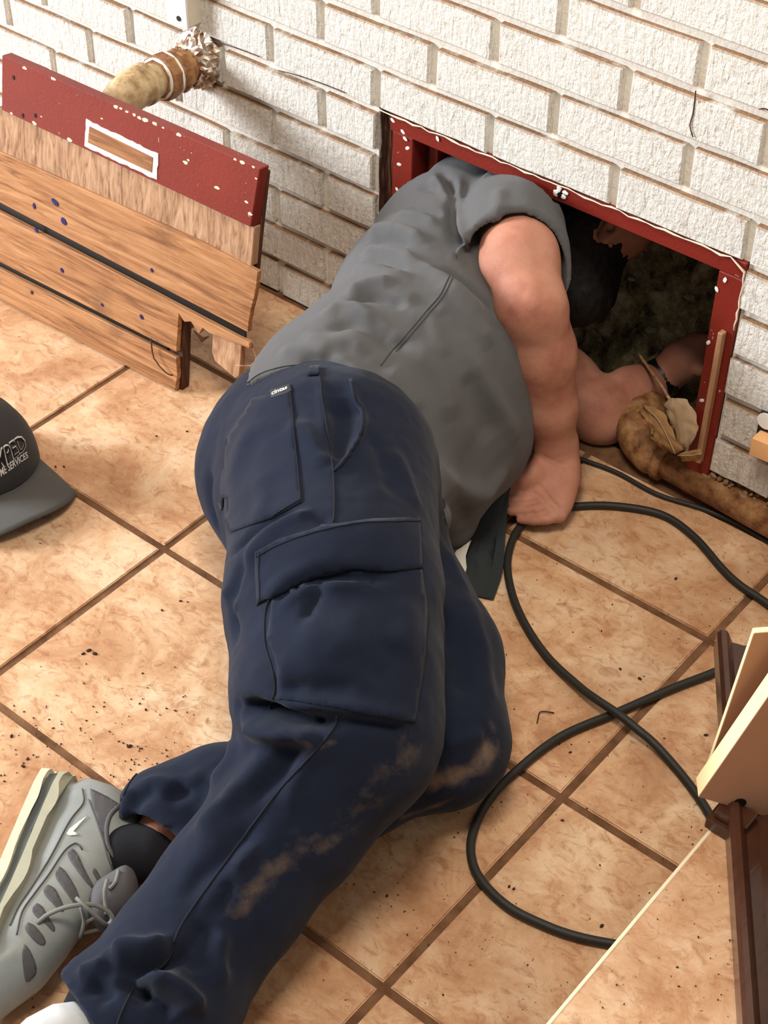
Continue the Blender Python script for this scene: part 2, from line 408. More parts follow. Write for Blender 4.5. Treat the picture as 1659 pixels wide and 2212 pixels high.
def mat_brick():
    m = M('painted_brick', .62, .35); co = m.coord('Object', (1, 1, 1), True)
    sc = m.noise(m.coord('Object', (1, 1, .28), True), 150, 5, .65, .8); sp = m.noise(m.coord('Object', (1, 1, .6), True), 210, 3, .7)
    lump = m.noise(co, 110, 5, .65)
    base = m.mix(m.noise(co, 9, 4), srgb(224, 218, 208), srgb(238, 234, 225))
    pit = m.math('MULTIPLY', m.thr(sc, .43, .32), .6); base = m.mix(pit, base, srgb(172, 160, 144))  # pits greyed in the colour for the shade in the rough face
    # brown dirt lying on the upper ledge with short runs down the face
    tc = m.node('SeparateXYZ'); m.l.new(m.tc.outputs['Object'], tc.inputs[0]); nrm = m.node('NewGeometry'); sn = m.node('SeparateXYZ'); m.l.new(nrm.outputs['Normal'], sn.inputs[0])
    run = m.noise(m.coord('Object', (1, 1, .08), True), 120, 3, .7)
    edge = m.math('SUBTRACT', tc.outputs['Z'], m.math('MULTIPLY', m.thr(run, .7, .42), .009))
    drip = m.math('MULTIPLY', m.thr(edge, .0228, .0246), m.thr(m.noise(co, 16, 3), .40, .52))
    ledge = m.math('MULTIPLY', m.thr(sn.outputs['Z'], .5, .8), m.thr(m.noise(co, 22, 5), .30, .46))
    m.color(m.mix(m.math('MAXIMUM', m.math('MULTIPLY', drip, .75), ledge), base, srgb(158, 122, 90)))
    m.bump(sp, .0012, .9); m.bump(sc, .0045, 1.0); m.bump(lump, .0030, .9); return m.done()
def mat_mortar():
    m = M('painted_mortar', .75, .3); co = m.coord(); m.color(m.mix(m.noise(co, 25, 5), srgb(218, 210, 197), srgb(236, 230, 219))); m.bump(m.noise(co, 140, 4), .0014); return m.done()
def mat_red():
    m = M('red_paint', .45, .45); co = m.coord(); c = m.mix(m.noise(co, 12, 5), srgb(108, 28, 19), srgb(136, 40, 27))
    scr = m.noise(m.coord('Object', (1, 1, 3)), 160, 3, .5, 2); c = m.mix(m.math('MULTIPLY', m.thr(scr, .70, .78), .5), c, srgb(206, 120, 100))
    ch = m.noise(co, 75, 4, .6, .8); c = m.mix(m.thr(ch, .715, .725), c, srgb(216, 200, 176)); m.color(c); m.bump(m.thr(ch, .725, .70), .0008); m.bump(m.noise(co, 200, 3), .0004); return m.done()
def mat_wood(name, lo, mid, hi, axis='x', scale=1.0, rough=.55, contrast=1.0):
    m = M(name, rough, .35); s = {'x': (.055, 1, 1), 'z': (1, 1, .055), 'y': (1, .055, 1)}[axis]; co = m.coord('Object', s, True)
    g = m.noise(co, 85*scale, 8, .6, 1.2); f = m.noise(co, 260*scale, 3, .6, .3)
    c = m.ramp(g, [(.32, lo), (.48, mid), (.66, hi)]); c = m.mix(m.math('MULTIPLY', m.thr(f, .56, .70), .45*contrast), c, lo)
    st = m.noise(m.coord('Object', (1, 1, 1), True), 11, 5, .6); c = m.mix(m.math('MULTIPLY', m.thr(st, .56, .72), .5*contrast), c, tuple(x*.55 for x in lo))
    m.color(c); m.bump(f, .0005); m.bump(g, .0006); return m.done()
def mat_cloth(name, a, b, dust=None, rough=.85, fine=1400):
    m = M(name, rough, .06); co = m.coord(); c = m.mix(m.noise(co, 18, 5), a, b)
    if dust:
        at_ = m.node('Attribute', attribute_name='dust'); n = m.noise(co, 38, 6, .65); k = m.math('MULTIPLY', m.thr(m.math('ADD', at_.outputs['Fac'], m.math('MULTIPLY', m.math('SUBTRACT', n, .5), 2.2)), .30, 1.0), at_.outputs['Fac'])
        c = m.mix(k, c, dust)
    m.color(c); m.bump(m.noise(co, fine, 1), .0002); m.bump(m.noise(co, 120, 4), .0006, .5)
    m.b.inputs['Sheen Weight'].default_value = .08; m.b.inputs['Sheen Roughness'].default_value = .5; return m.done()
def mat_skin():
    m = M('skin', .6, .22); co = m.coord(); c = m.ramp(m.noise(co, 14, 5, .6), [(.3, srgb(158, 100, 82)), (.5, srgb(182, 126, 104)), (.7, srgb(194, 142, 120))])
    h = m.noise(m.coord('Object', (1, 1, .35)), 420, 3, .7, 1.5); c = m.mix(m.math('MULTIPLY', m.thr(h, .60, .72), .35), c, srgb(128, 78, 58))
    m.color(c); m.b.inputs['Subsurface Weight'].default_value = .12; m.b.inputs['Subsurface Radius'].default_value = (.012, .005, .003); m.b.inputs['Subsurface Scale'].default_value = .6
    m.bump(m.noise(co, 300, 4), .0004); return m.done()
def mat_soil():
    m = M('soil', .95, .2); co = m.coord(); n = m.noise(co, 30, 8, .7); c = m.ramp(n, [(.36, srgb(84, 70, 48)), (.5, srgb(176, 158, 116)), (.62, srgb(228, 214, 172))]); c = m.mix(m.thr(m.noise(co, 150, 2), .68, .74), c, srgb(190, 180, 150))
    m.color(c); m.bump(m.noise(co, 90, 6, .7), .010); return m.done()
TILE, GROUT, BRICK, MORTAR, RED = mat_tile(), mat_grout(), mat_brick(), mat_mortar(), mat_red()
OAK = mat_wood('worn_plank', srgb(112, 72, 44), srgb(166, 114, 72), srgb(192, 142, 98), contrast=.7)
PLY = mat_wood('ply_face', srgb(112, 78, 54), srgb(170, 130, 98), srgb(194, 156, 124), 'z')
DARKWOOD = mat_wood('dark_raw_wood', srgb(38, 22, 14), srgb(68, 40, 26), srgb(98, 62, 42), 'z', rough=.8)
RAWPINE = mat_wood('bare_pine', srgb(140, 98, 70), srgb(178, 134, 100), srgb(204, 164, 128), 'z')
NAVY = mat_cloth('navy_twill', srgb(24, 29, 43), srgb(31, 37, 54), srgb(112, 94, 80))
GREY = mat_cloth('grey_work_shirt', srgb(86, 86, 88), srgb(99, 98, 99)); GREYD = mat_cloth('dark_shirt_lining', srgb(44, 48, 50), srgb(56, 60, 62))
STITCH = plain('dark_stitching', srgb(16, 20, 32), .9); SHSTITCH = plain('shirt_stitching', srgb(58, 58, 60), .9)
CREAM = plain('cream_caulk', srgb(222, 210, 186), .7); SKIN = mat_skin(); SOIL = mat_soil(); RUBBER = plain('black_rubber', srgb(40, 38, 34), .55, .4, scale=200, bump=.0003)
WHITE = plain('white_paint', srgb(236, 232, 224), .5, bump=.0005); BLACK = plain('black_plastic', srgb(18, 17, 17), .4)
# ============================================================ the setting
BX, BZ, XB = .2032, .06945, -.0206          # brick pitch and phase
TP, TX, TY = .33718, -.5760, -.21820        # tile pitch, first seam along x, first seam along y
OX0, OX1, OZ1 = -.322, .290, .4150          # hole in the wall (down to the floor)
# floor: grout bed with separate tiles
fl = link('floor', None, None) if False else box('floor', (-3.2, -3.2, -.06), (3.2, .034, -.0025), GROUT, bevel=0); tag(fl, kind='structure')
def tile_me(w, d, h=.009, b=.0016):
    bm = bmesh.new(); box_bm(bm, (-w/2, -d/2, -h), (w/2, d/2, 0), 0)
    top = [e for e in bm.edges if all(v.co.z > -1e-6 for v in e.verts)]
    bmesh.ops.bevel(bm, geom=top+[v for v in bm.verts if v.co.z > -1e-6], offset=b, segments=2, affect='EDGES')
    return bm_mesh('tile', bm)
G = .0105; full = tile_me(TP-G, TP-G); full.materials.append(TILE)
part_d = -TY-G/2-.006; edge_t = tile_me(TP-G, part_d); edge_t.materials.append(TILE)
for i in range(-6, 6):
    xc = TX+(i+.5)*TP
    for j in range(-1, 8):
        if j == -1: me, yc = edge_t, -(.006+part_d/2)
        else: me, yc = full, TY-(j+.5)*TP
        o = bpy.data.objects.new('tile', me); C.objects.link(o); o.location = (xc+random.uniform(-.0006, .0006), yc, random.uniform(-.0004, .0004)); o.rotation_euler = (random.uniform(-.001, .001), random.uniform(-.001, .001), 0)
        o.parent = fl
# raised tiled step at the near right
STEP, SX = .15, .640
st = box('trim_1', (SX+.006, -3.1, 0), (3.1, -.566, STEP-.0025), GROUT, bevel=0); tag(st, kind='structure', label='raised tiled step with a painted edge highlight at the near right')
for i in range(0, 7):
    for j in range(0, 8):
        w_ = TP-G; xc = SX+(i+.5)*TP-G/2*0; y1 = -.905-(j-2)*TP
        o = bpy.data.objects.new('tile', full); C.objects.link(o); o.location = (SX+w_/2+i*TP, y1-TP/2, STEP); o.parent = st
        if y1-TP/2+w_/2 > -.56: bpy.data.objects.remove(o)
box('step_edge_highlight', (SX-.001, -3.0, STEP-.012), (SX+.0035, -.562, STEP+.0005), plain('edge_highlight_cream', srgb(240, 222, 190), .4), st, .001)  # cream strip added as the highlight along the tile edge bevel
# brick wall: mortar body with the access hole, bricks as separate parts
bm = bmesh.new(); MY = .0100
for lo, hi in (((-3.2, MY, -.5), (OX0, .115, 2.45)), ((OX1, MY, .066), (3.2, .115, 2.45)), ((OX1, .035, -.5), (3.2, .115, .066)), ((OX0, MY, OZ1), (OX1, .115, 2.45))): box_bm(bm, lo, hi)
bmesh.ops.remove_doubles(bm, verts=bm.verts[:], dist=1e-5)
wall = link('wall_back', bm_mesh('wall_back', bm), MORTAR); tag(wall, kind='structure')
def brick_me(w, h, seed=0):
    r = random.Random(seed); bm = bmesh.new(); box_bm(bm, (-w/2, 0, -h/2), (w/2, .05, h/2))
    bmesh.ops.subdivide_edges(bm, edges=[e for e in bm.edges if abs(e.verts[0].co.x-e.verts[1].co.x) > .5*w], cuts=3)
    for v in bm.verts:
        v.co.x += r.uniform(-.0009, .0009); v.co.z += r.uniform(-.0009, .0009)
        if v.co.y < .01: v.co.y += r.uniform(-.0008, .0012)
    fr = [e for e in bm.edges if e.is_manifold and e.calc_face_angle() > .5 and all(v.co.y < .02 for v in e.verts)]
    bmesh.ops.bevel(bm, geom=fr, offset=.0022, segments=1, affect='EDGES')
    me = bm_mesh('brick', bm); me.materials.append(BRICK); return me
BW, BH = BX-.0135, BZ-.0120
variants = [brick_me(BW, BH, s) for s in range(10)]; cut_cache = {}
nb = 0; far = bmesh.new()
for k in range(0, 35):
    z0 = k*BZ; zc = z0+BH/2+.001
    for i in range(-16, 17):
        xl = XB+(i+(.5 if k % 2 == 0 else 0))*BX+.0015+.009; xr = xl+BW
        spans = [(xl, xr)]
        if k == 0 and xr > OX1: continue
        if zc-BH/2 < OZ1-.003:
            if xr > OX0 and xl < OX1: spans = [s for s in ((xl, min(xr, OX0-.001)), (max(xl, OX1+.001), xr)) if s[1]-s[0] > .025]
        for a, b in spans:
            if b < -3.1 or a > 3.1: continue
            if nb < 300 and -1.65 < a and b < 1.12 and k < 19:
                if abs(b-a-BW) < 1e-4: me = random.choice(variants)
                else: me = brick_me(b-a, BH, nb)
                o = bpy.data.objects.new('brick', me); C.objects.link(o)
                o.location = ((a+b)/2, random.uniform(-.0012, .0008), zc+random.uniform(-.0008, .0008)); o.rotation_euler = (0, random.uniform(-.003, .003), random.uniform(-.004, .004)); o.parent = wall; nb += 1
            else: box_bm(far, (a, 0, zc-BH/2), (b, .05, zc+BH/2))
fo = link('brick_courses', bm_mesh('brick_courses', far), BRICK, wall); fo['kind'] = 'stuff'
for P_ in ([(1503, 196), (1500, 222), (1496, 250), (1490, 270), (1497, 296)], [(436, 68), (448, 84), (500, 100), (560, 122)], [(1640, 236), (1650, 234), (1659, 238)], [(600, 152), (640, 162), (700, 182), (745, 200)]):
    L_ = [on_wall(u, v, -.0012) for u, v in P_]; link('crack', tube_mesh('crack', spline(L_, .006), .0008, 5), DARKWOOD, wall)
# dusty mortar crumbs along the foot of the wall at the right
# crawl space behind the hole
CW = plain('crawl_concrete', srgb(60, 52, 42), .95, bump=.002)
for nm, lo, hi in (('wall_crawl_left', (-.9, .115, -.5), (-.85, 1.3, .8)), ('wall_crawl_right', (.95, .115, -.5), (1.0, 1.3, .8)), ('wall_crawl_far', (-.9, 1.25, -.5), (1.0, 1.3, .8)), ('ceiling', (-.9, .115, .62), (1.0, 1.3, .68))):
    tag(box(nm, lo, hi, CW, bevel=0), kind='structure')
tag(box('floor_crawl', (-.85, .0, -.5), (.95, 1.25, -.12), CW, bevel=0), kind='structure')
# joist behind the top of the hole
# soil bank
def soil():
    nx, ny = 260, 190; U, W_ = np.meshgrid(np.linspace(-.84, .94, nx), np.linspace(0, 1, ny), indexing='ij')
    u = U.ravel(); t = W_.ravel()
    yb = .012+t*.95; P0 = np.stack([u, yb, 0*u], 1)
    z = np.where(t < .12, -.10+t*.1, 0); s = np.clip((t-.14)/.30, 0, 1); z = -.095+.42*s*s*(3-2*s)+.10*np.clip((t-.4)/.6, 0, 1)
    z += .030*np.clip((u+.1), -.3, .5)*s
    n = .030*vnoise(P0, 9, 1)+.024*vnoise(P0, 24, 2)+.020*vnoise(P0, 50, 3)+.014*vnoise(P0, 105, 4)+.006*vnoise(P0, 220, 5)
    z += n*np.clip(t*5, .25, 1); y = yb+.02*vnoise(np.stack([u, z, yb], 1), 30, 5)*np.clip(t*5, 0, 1)
    y = np.where((u < OX0+.075) | (u > OX1-.045), np.maximum(y, .122), np.maximum(y, .037)); y = np.where((u < OX0+.14) | (u > OX1-.08), np.maximum(y, .09), y)
    V = np.stack([u, np.maximum(y, .012), np.minimum(z, .6)], 1); I = np.arange(nx*ny).reshape(nx, ny)
    F = np.stack([I[:-1, :-1].ravel(), I[1:, :-1].ravel(), I[1:, 1:].ravel(), I[:-1, 1:].ravel()], 1)
    return link('soil_bank', mesh_np('soil_bank', V, F), SOIL)
so = tag(soil(), 'dark crumbly soil bank seen inside the wall opening', 'soil', kind='stuff')
# ---- red painted timber frame of the opening
fr = empty('opening_frame', (OX0, 0, 0), 'chipped dark red timber frame around the hole in the brick wall', 'frame')
def wprism(name, px, y0, y1, mat, parent, bevel=.001):
    pts = [on_wall(u, v, y0) for u, v in px]; return prism(name, pts, (0, y1-y0, 0), mat, parent, bevel=bevel)
box('top_rail', (OX0+.026, .004, .389), (OX1-.001, .075, .4145), RED, fr, .0012)
box('side_post', (OX0+.028, .006, .0), (OX0+.066, .085, .3885), RED, fr, .0015)
box('inner_stop', (OX0+.078, .030, .0), (OX0+.093, .085, .3885), RED, fr, .001)
box('groove_board', (OX0+.0665, .040, .0), (OX0+.0775, .085, .3885), DARKWOOD, fr, .0005)
box('side_post', (OX1-.038, .004, .004), (OX1-.001, .085, .3885), RED, fr, .0015)
# rough sawn edge of old wood between brick and frame
bm = bmesh.new(); box_bm(bm, (OX0+.001, .012, .0), (OX0+.0275, .10, .4125)); bmesh.ops.subdivide_edges(bm, edges=bm.edges[:], cuts=14, use_grid_fill=True)
for v in bm.verts:
    if v.co.y < .05: v.co.y += random.uniform(-.003, .004)
link('rough_edge', bm_mesh('rough_edge', bm), DARKWOOD, fr)
box('splice', (OX1-.019, -.0075, .080), (OX1-.011, .0035, .305), RAWPINE, fr, .001); 
# torn caulk line along the top of the frame and down the right corner
L = [(x, .001+random.uniform(-.001, .001), .4155+random.uniform(-.0016, .0016)) for x in np.arange(OX0, OX1-.01, .014)]+[(OX1, -.001, .405)]+[(OX1+random.uniform(-.001, .0015), -.001, z) for z in np.arange(.395, .31, -.009)]
link('caulk_bead', tube_mesh('caulk_bead', L, [random.uniform(.0006, .0019) for _ in L], 7), CREAM, fr)
# knot of torn paint in the middle of the top rail
kx = on_wall(1208, 412)[0]
for i in range(9):
    a = random.uniform(0, 6.3); r_ = random.uniform(.004, .018); bm = bmesh.new(); bmesh.ops.create_icosphere(bm, subdivisions=1, radius=random.uniform(.0022, .0048), matrix=Matrix.Translation((kx+r_*math.cos(a), .0025, .404+.5*r_*math.sin(a))) @ Matrix.Diagonal((1.5, .35, 1, 1)))
    link('paint_flake', bm_mesh('paint_flake', bm), WHITE, fr)
bm = bmesh.new(); bmesh.ops.create_cone(bm, cap_ends=True, segments=14, radius1=.0035, radius2=.0035, depth=.004, matrix=Matrix.Translation((kx, .003, .402)) @ Matrix.Rotation(math.pi/2, 4, 'X')); link('nail_hole', bm_mesh('nail_hole', bm), BLACK, fr)
for u, v, y_ in ((870, 285, .004), (880, 320, .006), (862, 355, .006), (882, 400, .006), (858, 410, .006), (945, 300, .002), (1548, 625, .003), (1530, 740, .003), (1516, 865, .003), (1566, 605, .003), (848, 260, .004), (875, 300, .004)):
    p = on_wall(u, v, y_); bm = bmesh.new(); bmesh.ops.create_icosphere(bm, subdivisions=1, radius=.003, matrix=Matrix.Translation(p) @ Matrix.Rotation(random.uniform(0, 3), 4, 'Y') @ Matrix.Diagonal((1, .2, 1.6, 1)))
    link('paint_chip', bm_mesh('paint_chip', bm), WHITE, fr)
# ============================================================ leaning hatch panel of planks
PB = np.array([-.335, -.287, 0.0]); PD = nz([.9993, .036, 0]); PN0 = np.array([-PD[1], PD[0], 0]); PU = PN0*math.sin(.17)+UP*math.cos(.17); PNb = nz(np.cross(PU, PD))
if PNb[1] < 0: PNb = -PNb          # towards the wall
def pp(s, t, b=0.0): return PB+PD*s+PU*t+PNb*b+np.array([0, 0, .003])
hp = empty('hatch_panel', (PB[0], PB[1], 0), 'broken plank hatch panel with a red top board leaning by the wall pipe', 'panel')
def board(name, st_, b0, b1, mat, bevel=.001): return prism(name, [pp(s, t, b0) for s, t in st_], PNb*(b1-b0), mat, hp, bevel=bevel)
def jag(a, b, n, amp):
    return [(a[0]+(b[0]-a[0])*i/n+(random.uniform(-amp, amp) if 0 < i < n else 0), a[1]+(b[1]-a[1])*i/n) for i in range(n+1)]
rb = board('red_board', [(-.512, .334), (-.009, .325), (0, .4165), (-.509, .4215)], -.010, .010, RED, .0015); tag(rb, 'red painted top board with a bare slot')
board('plank', [(-.535, .250), (-.009, .262), (-.008, .3235), (-.528, .3325)], -.003, .012, PLY)
board('plank', [(-.56, .177)]+jag((-.002, .160), (.008, .262), 5, .004)+[(-.10, .268), (-.56, .262)], -.008, .001, OAK)
board('gap_shade_sheet', [(-.56, .01), (-.165, .01), (-.16, .14), (-.012, .142), (-.015, .25), (-.56, .25)], .001, .0028, BLACK)  # added black sheet, stands in for the shade in the plank gaps
board('plank', [(-.56, .070), (-.137, .069)]+[(-.136, .135), (-.125, .126), (-.112, .132), (-.095, .118), (-.088, .131), (-.075, .128), (-.03, .132), (.004, .135)]+[(.002, .144), (-.56, .160)], -.008, .001, OAK)
board('plank', [(-.56, .0), (-.136, .0), (-.133, .030), (-.137, .059), (-.56, .057)], -.008, .001, OAK)
board('batten', [(-.078, .148), (-.020, .142), (-.021, .074), (-.028, .066), (-.070, .078), (-.077, .09)], .003, .014, RAWPINE)
board('batten', [(-.165, .125), (-.134, .130), (-.132, .0), (-.165, .0)], .003, .020, DARKWOOD)
board('batten', [(-.065, .20), (-.010, .20), (-.0075, .32), (-.004, .405), (-.065, .405)], .010, .019, DARKWOOD)
board('batten', [(-.50, .01), (-.45, .01), (-.45, .41), (-.50, .41)], .012, .030, DARKWOOD)
# slot patch with a ragged white paint border
SBP = [(-.330, .379), (-.186, .374), (-.188, .334), (-.334, .3365)]; SBJ = []
for a_, b_ in zip(SBP, SBP[1:]+SBP[:1]):
    n_ = max(3, int(math.dist(a_, b_)/.007)); SBJ += [(a_[0]+(b_[0]-a_[0])*i/n_+random.uniform(-.0011, .0011), a_[1]+(b_[1]-a_[1])*i/n_+random.uniform(-.0011, .0011)) for i in range(n_)]
board('slot_border', SBJ, -.0112, -.0095, WHITE, 0)
sp_ = board('slot_insert', [(-.323, .371), (-.196, .366), (-.197, .342), (-.326, .345)], -.0122, -.009, OAK, .0004); tag(sp_, 'bare wood slot in the red board')
pbv = None
CHIPS = [(s_, .4165+.005*(-s_)/.51-.0015-random.uniform(0, .003)) for s_ in (-.272, -.262, -.25, -.236, -.226, -.215, -.196, -.18, -.15, -.045, -.032, -.012, -.40, -.46)]+[(-.425, .352), (-.365, .335), (-.243, .372), (-.13, .384), (-.135, .379), (-.075, .362), (-.02, .36), (-.012, .345), (-.49, .336), (-.44, .337), (-.006, .40), (-.30, .39)]
for s_, t_ in CHIPS:
    r0_ = random.uniform(.0016, .0042); pts_ = [pp(s_+r0_*1.5*math.cos(a)*random.uniform(.6, 1.15), min(t_+r0_*.8*math.sin(a)*random.uniform(.6, 1.15), .4165+.005*(-s_)/.51), -.0103) for a in np.linspace(0, 6.28, 9)[:-1]]; prism('paint_chip', pts_, PNb*.0009, CREAM, hp)
INK = plain('blue_ink', srgb(20, 16, 92), .5)
def plane_px(u, v, b):
    r = ray(u, v); o_ = PB+PNb*b; s = ((o_-CC)@PNb)/(r@PNb); return CC+r*s
for u, v, a, b in ((118, 437, .0075, .0045), (137, 478, .0062, .0055), (73, 445, .003, .005), (78, 497, .004, .004), (133, 584, .0036, .0036), (327, 584, .0026, .003), (220, 659, .0028, .0022), (305, 685, .0038, .0036)):
    c = plane_px(u, v, -.0098); pts = [c+PD*a*math.cos(t)*random.uniform(.85, 1.1)+PU*b*math.sin(t)*random.uniform(.85, 1.1)-PU*.3*a*math.cos(t) for t in np.linspace(0, 2*math.pi, 13)[:-1]]
    prism('ink_spot', pts, PNb*.0014, INK, hp)
for u, v, mat_ in ((68, 632, DARKWOOD), (48, 250-0, BLACK), (75, 250, BLACK), (28, 168, BLACK)):
    c = plane_px(u, v, -.0116 if v < 300 else -.0098); prism('nail_hole', [c+PD*.0026*math.cos(t)+PU*.0034*math.sin(t) for t in np.linspace(0, 6.28, 9)[:-1]], PNb*.0012, mat_, hp)
def bez_tube(name, P, r, mat, parent=None, seg=10, step=.01):
    L = spline(P, step); return link(name, tube_mesh(name, L, r, seg), mat, parent)
bez_tube('splinter', [pp(-.185, .075, -.014), pp(-.175, .045, -.016), pp(-.15, .03, -.015), pp(-.138, .03, -.013)], .0012, DARKWOOD, hp, 5)
bez_tube('splinter', [pp(.0, .135, .0), pp(.008, .118, .004), pp(-.004, .098, .006), pp(-.024, .094, -.004)], .0008, RAWPINE, hp, 5)

# ============================================================ drain pipe out of the wall
PVC = M('aged_pipe', .5, .4); _c = PVC.coord(); PVC.color(PVC.ramp(PVC.noise(_c, 40, 6, .65), [(.32, srgb(134, 100, 66)), (.5, srgb(188, 160, 118)), (.7, srgb(214, 194, 154))])); PVC.bump(PVC.noise(_c, 120, 4), .0006); PVC = PVC.done()
RUST = M('rusty_brown_pipe', .65, .35); _c = RUST.coord(); RUST.color(RUST.ramp(RUST.noise(_c, 45, 6, .65), [(.32, srgb(92, 56, 34)), (.5, srgb(150, 104, 66)), (.7, srgb(184, 142, 98))])); RUST.bump(RUST.noise(_c, 130, 5), .0012); RUST = RUST.done()
pipe = empty('drain_pipe', on_wall(428, 136), 'tan plastic drain pipe with elbow coming out of the brick wall', 'pipe')
A = on_wall(430, 134, -.002); B = on_wall(283, 194, -.15); dv = nz(B-A); Lp = np.linalg.norm(B-A)
def ring_tube(name, prof, mat, parent, o_=A, d_=dv, seg=28):
    """surface of revolution along d_: prof = [(distance, radius)]"""
    return link(name, tube_mesh(name, [o_+d_*s for s, r in prof], [r for s, r in prof], seg), mat, parent)
ring_tube('wall_stub', [(-.004, .0265), (.02, .027), (.022, .029), (.045, .0295), (.047, .0275)], RUST, pipe)
cp = ring_tube('coupling', [(.040, .030), (.042, .034), (.052, .035), (.054, .033), (.070, .033), (.072, .0365), (.090, .0365), (.092, .031), (.096, .030)], RUST, pipe, seg=9)
for p_ in cp.data.polygons: p_.use_smooth = False
ring_tube('paint_band', [(.0665, .032), (.068, .0356), (.0712, .0356), (.0725, .032)], WHITE, pipe); ring_tube('paint_band', [(.0905, .030), (.0912, .0325), (.0935, .0325), (.0945, .030)], WHITE, pipe)
ring_tube('nipple', [(.09, .0262), (.125, .0262)], PVC, pipe)
dn = nz([-.25, -.30, -.92]); EL = [A+dv*.118, A+dv*.132, A+dv*.148+dn*.003, A+dv*.160+dn*.014, A+dv*.168+dn*.030, A+dv*.170+dn*.050]
link('elbow', tube_mesh('elbow', spline(EL, .006), .0308, 26), PVC, pipe)
ring_tube('elbow_rim', [(.116, .028), (.117, .0325), (.126, .0325), (.127, .030)], PVC, pipe)
dp = A+dv*.170; foot = dp+dn*((dp[2]-.004)/-dn[2]) if dn[2] < 0 else dp
foot = np.array([dp[0]-.03, -.055-.03, .004]); link('down_pipe', tube_mesh('down_pipe', spline([dp+dn*.045, dp+dn*.07, np.array([foot[0], foot[1]-.02, .17]), foot], .01), .0262, 22), PVC, pipe)
# crumpled foil around the pipe at the wall
FOIL = M('crumpled_foil', .38, .5, .75); _c = FOIL.coord(); FOIL.color(FOIL.mix(FOIL.thr(FOIL.noise(_c, 60, 5), .4, .6), srgb(160, 128, 104), srgb(232, 222, 208))); FOIL = FOIL.done()
bm = bmesh.new(); a1 = Vector(dv).orthogonal().normalized(); a2 = Vector(dv).cross(a1); rows = []
for i in range(9):
    t = i/8; row = []
    for k in range(40):
        an = 2*math.pi*k/40; up_ = max(0, (a1*math.cos(an)+a2*math.sin(an)).z); r_ = (.030+(.012+.014*up_)*(1-t)**1.3)*(1+random.uniform(-.13, .13)); row.append(bm.verts.new(Vector(A)+Vector(dv)*(.001+.030*t+random.uniform(-.002, .002))+(a1*math.cos(an)+a2*math.sin(an))*r_))
    rows.append(row)
for i in range(8):
    for k in range(40): bm.faces.new((rows[i][k], rows[i][(k+1) % 40], rows[i+1][(k+1) % 40], rows[i+1][k]))
tag(link('foil_collar', bm_mesh('foil_collar', bm), FOIL, pipe), 'crumpled silver foil at the wall')
# small painted electrical box above
jb = empty('conduit_box', on_wall(408, 62), 'small white painted metal conduit box on the wall above the drain pipe', 'electrical box')
c0 = on_wall(408, 66, -.026); IV = plain('old_ivory_paint', srgb(222, 212, 192), .5, bump=.0004)
box('box_body', (c0[0]-.044, -.024, c0[2]), (c0[0], .006, c0[2]+.11), IV, jb, .004); box('cover_plate', (c0[0]-.046, -.028, c0[2]-.001), (c0[0]+.001, -.0235, c0[2]+.112), WHITE, jb, .0022)
bm = bmesh.new(); bmesh.ops.create_cone(bm, cap_ends=True, segments=12, radius1=.0042, radius2=.0042, depth=.002, matrix=Matrix.Translation(on_wall(386, 40, -.0285)) @ Matrix.Rotation(math.pi/2, 4, 'X')); link('knockout_hole', bm_mesh('knockout_hole', bm), BLACK, jb)

# ============================================================ cap
CAPF = mat_cloth('charcoal_cap_fabric', srgb(54, 53, 55), srgb(66, 65, 66)); CAPB = mat_cloth('grey_brim_fabric', srgb(80, 78, 76), srgb(92, 90, 87))
cc0 = at(-50, 1000, .012); Fd = nz(np.array([.7716, .636, 0])*math.cos(math.radians(53))+np.array([.636, -.7716, 0])*math.sin(math.radians(53))); Sd = np.array([-Fd[1], Fd[0], 0])
cap = empty('baseball_cap', (cc0[0], cc0[1], 0), 'charcoal grey cap with outlined white lettering lying brim down on the tiles', 'cap')
NV, NU = 22, 56; V = []; F = []
for i in range(NV+1):
    t = i/NV; ph = t*math.pi/2
    for k in range(NU):
        a = 2*math.pi*k/NU; fr_ = max(0, math.cos(a)); R0 = .0885*(1+.06*abs(math.cos(a)));  r_ = R0*(math.cos(ph)**.78 if t < 1 else 0.0); z = .004+.118*math.sin(ph)**1.05+.010*fr_*math.sin(2*ph)
        z += .018*fr_*(1-t)
        V.append(cc0*[1, 1, 0]+Fd*(r_*math.cos(a)+.012*fr_*math.sin(ph)*math.cos(ph))+Sd*r_*math.sin(a)+UP*z)
for i in range(NV):
    for k in range(NU): F.append((i*NU+k, i*NU+(k+1) % NU, (i+1)*NU+(k+1) % NU, (i+1)*NU+k))
Vc = np.array(V); crown = link('crown', mesh_np('crown', V, F), CAPF, cap); cbv = bvh_of(V, F)
bm = bmesh.new(); rows = []
for i in range(9):
    t = i/8; row = []
    for k in range(33):
        a = math.radians(-56+112*k/32); s_ = math.sin(a); r0 = .0885*(1+.06*math.cos(a)); 
        inn = np.array([r0*math.cos(a), r0*s_]); 
        q = -1+2*k/32; ex = .163-.030*abs(q)**3.2; outx = ex if abs(q) < .999 else ex; out_ = np.array([.172-.034*abs(q)**2.6, .088*math.copysign(abs(q)**.85, q)])
        p = inn*(1-t)+out_*t; z = .018+.006*math.sin(math.pi*t*.5)-.018*(abs(q)**2.2)*t+.003*(1-abs(q))
        row.append(bm.verts.new(cc0*[1, 1, 0]+Fd*p[0]+Sd*p[1]+UP*max(z, .003)))
    rows.append(row)
for i in range(8):
    for k in range(32): bm.faces.new((rows[i][k], rows[i+1][k], rows[i+1][k+1], rows[i][k+1]))
br = link('brim', bm_mesh('brim', bm, True), CAPB, cap); m_ = br.modifiers.new('thickness', 'SOLIDIFY'); m_.thickness = .0028
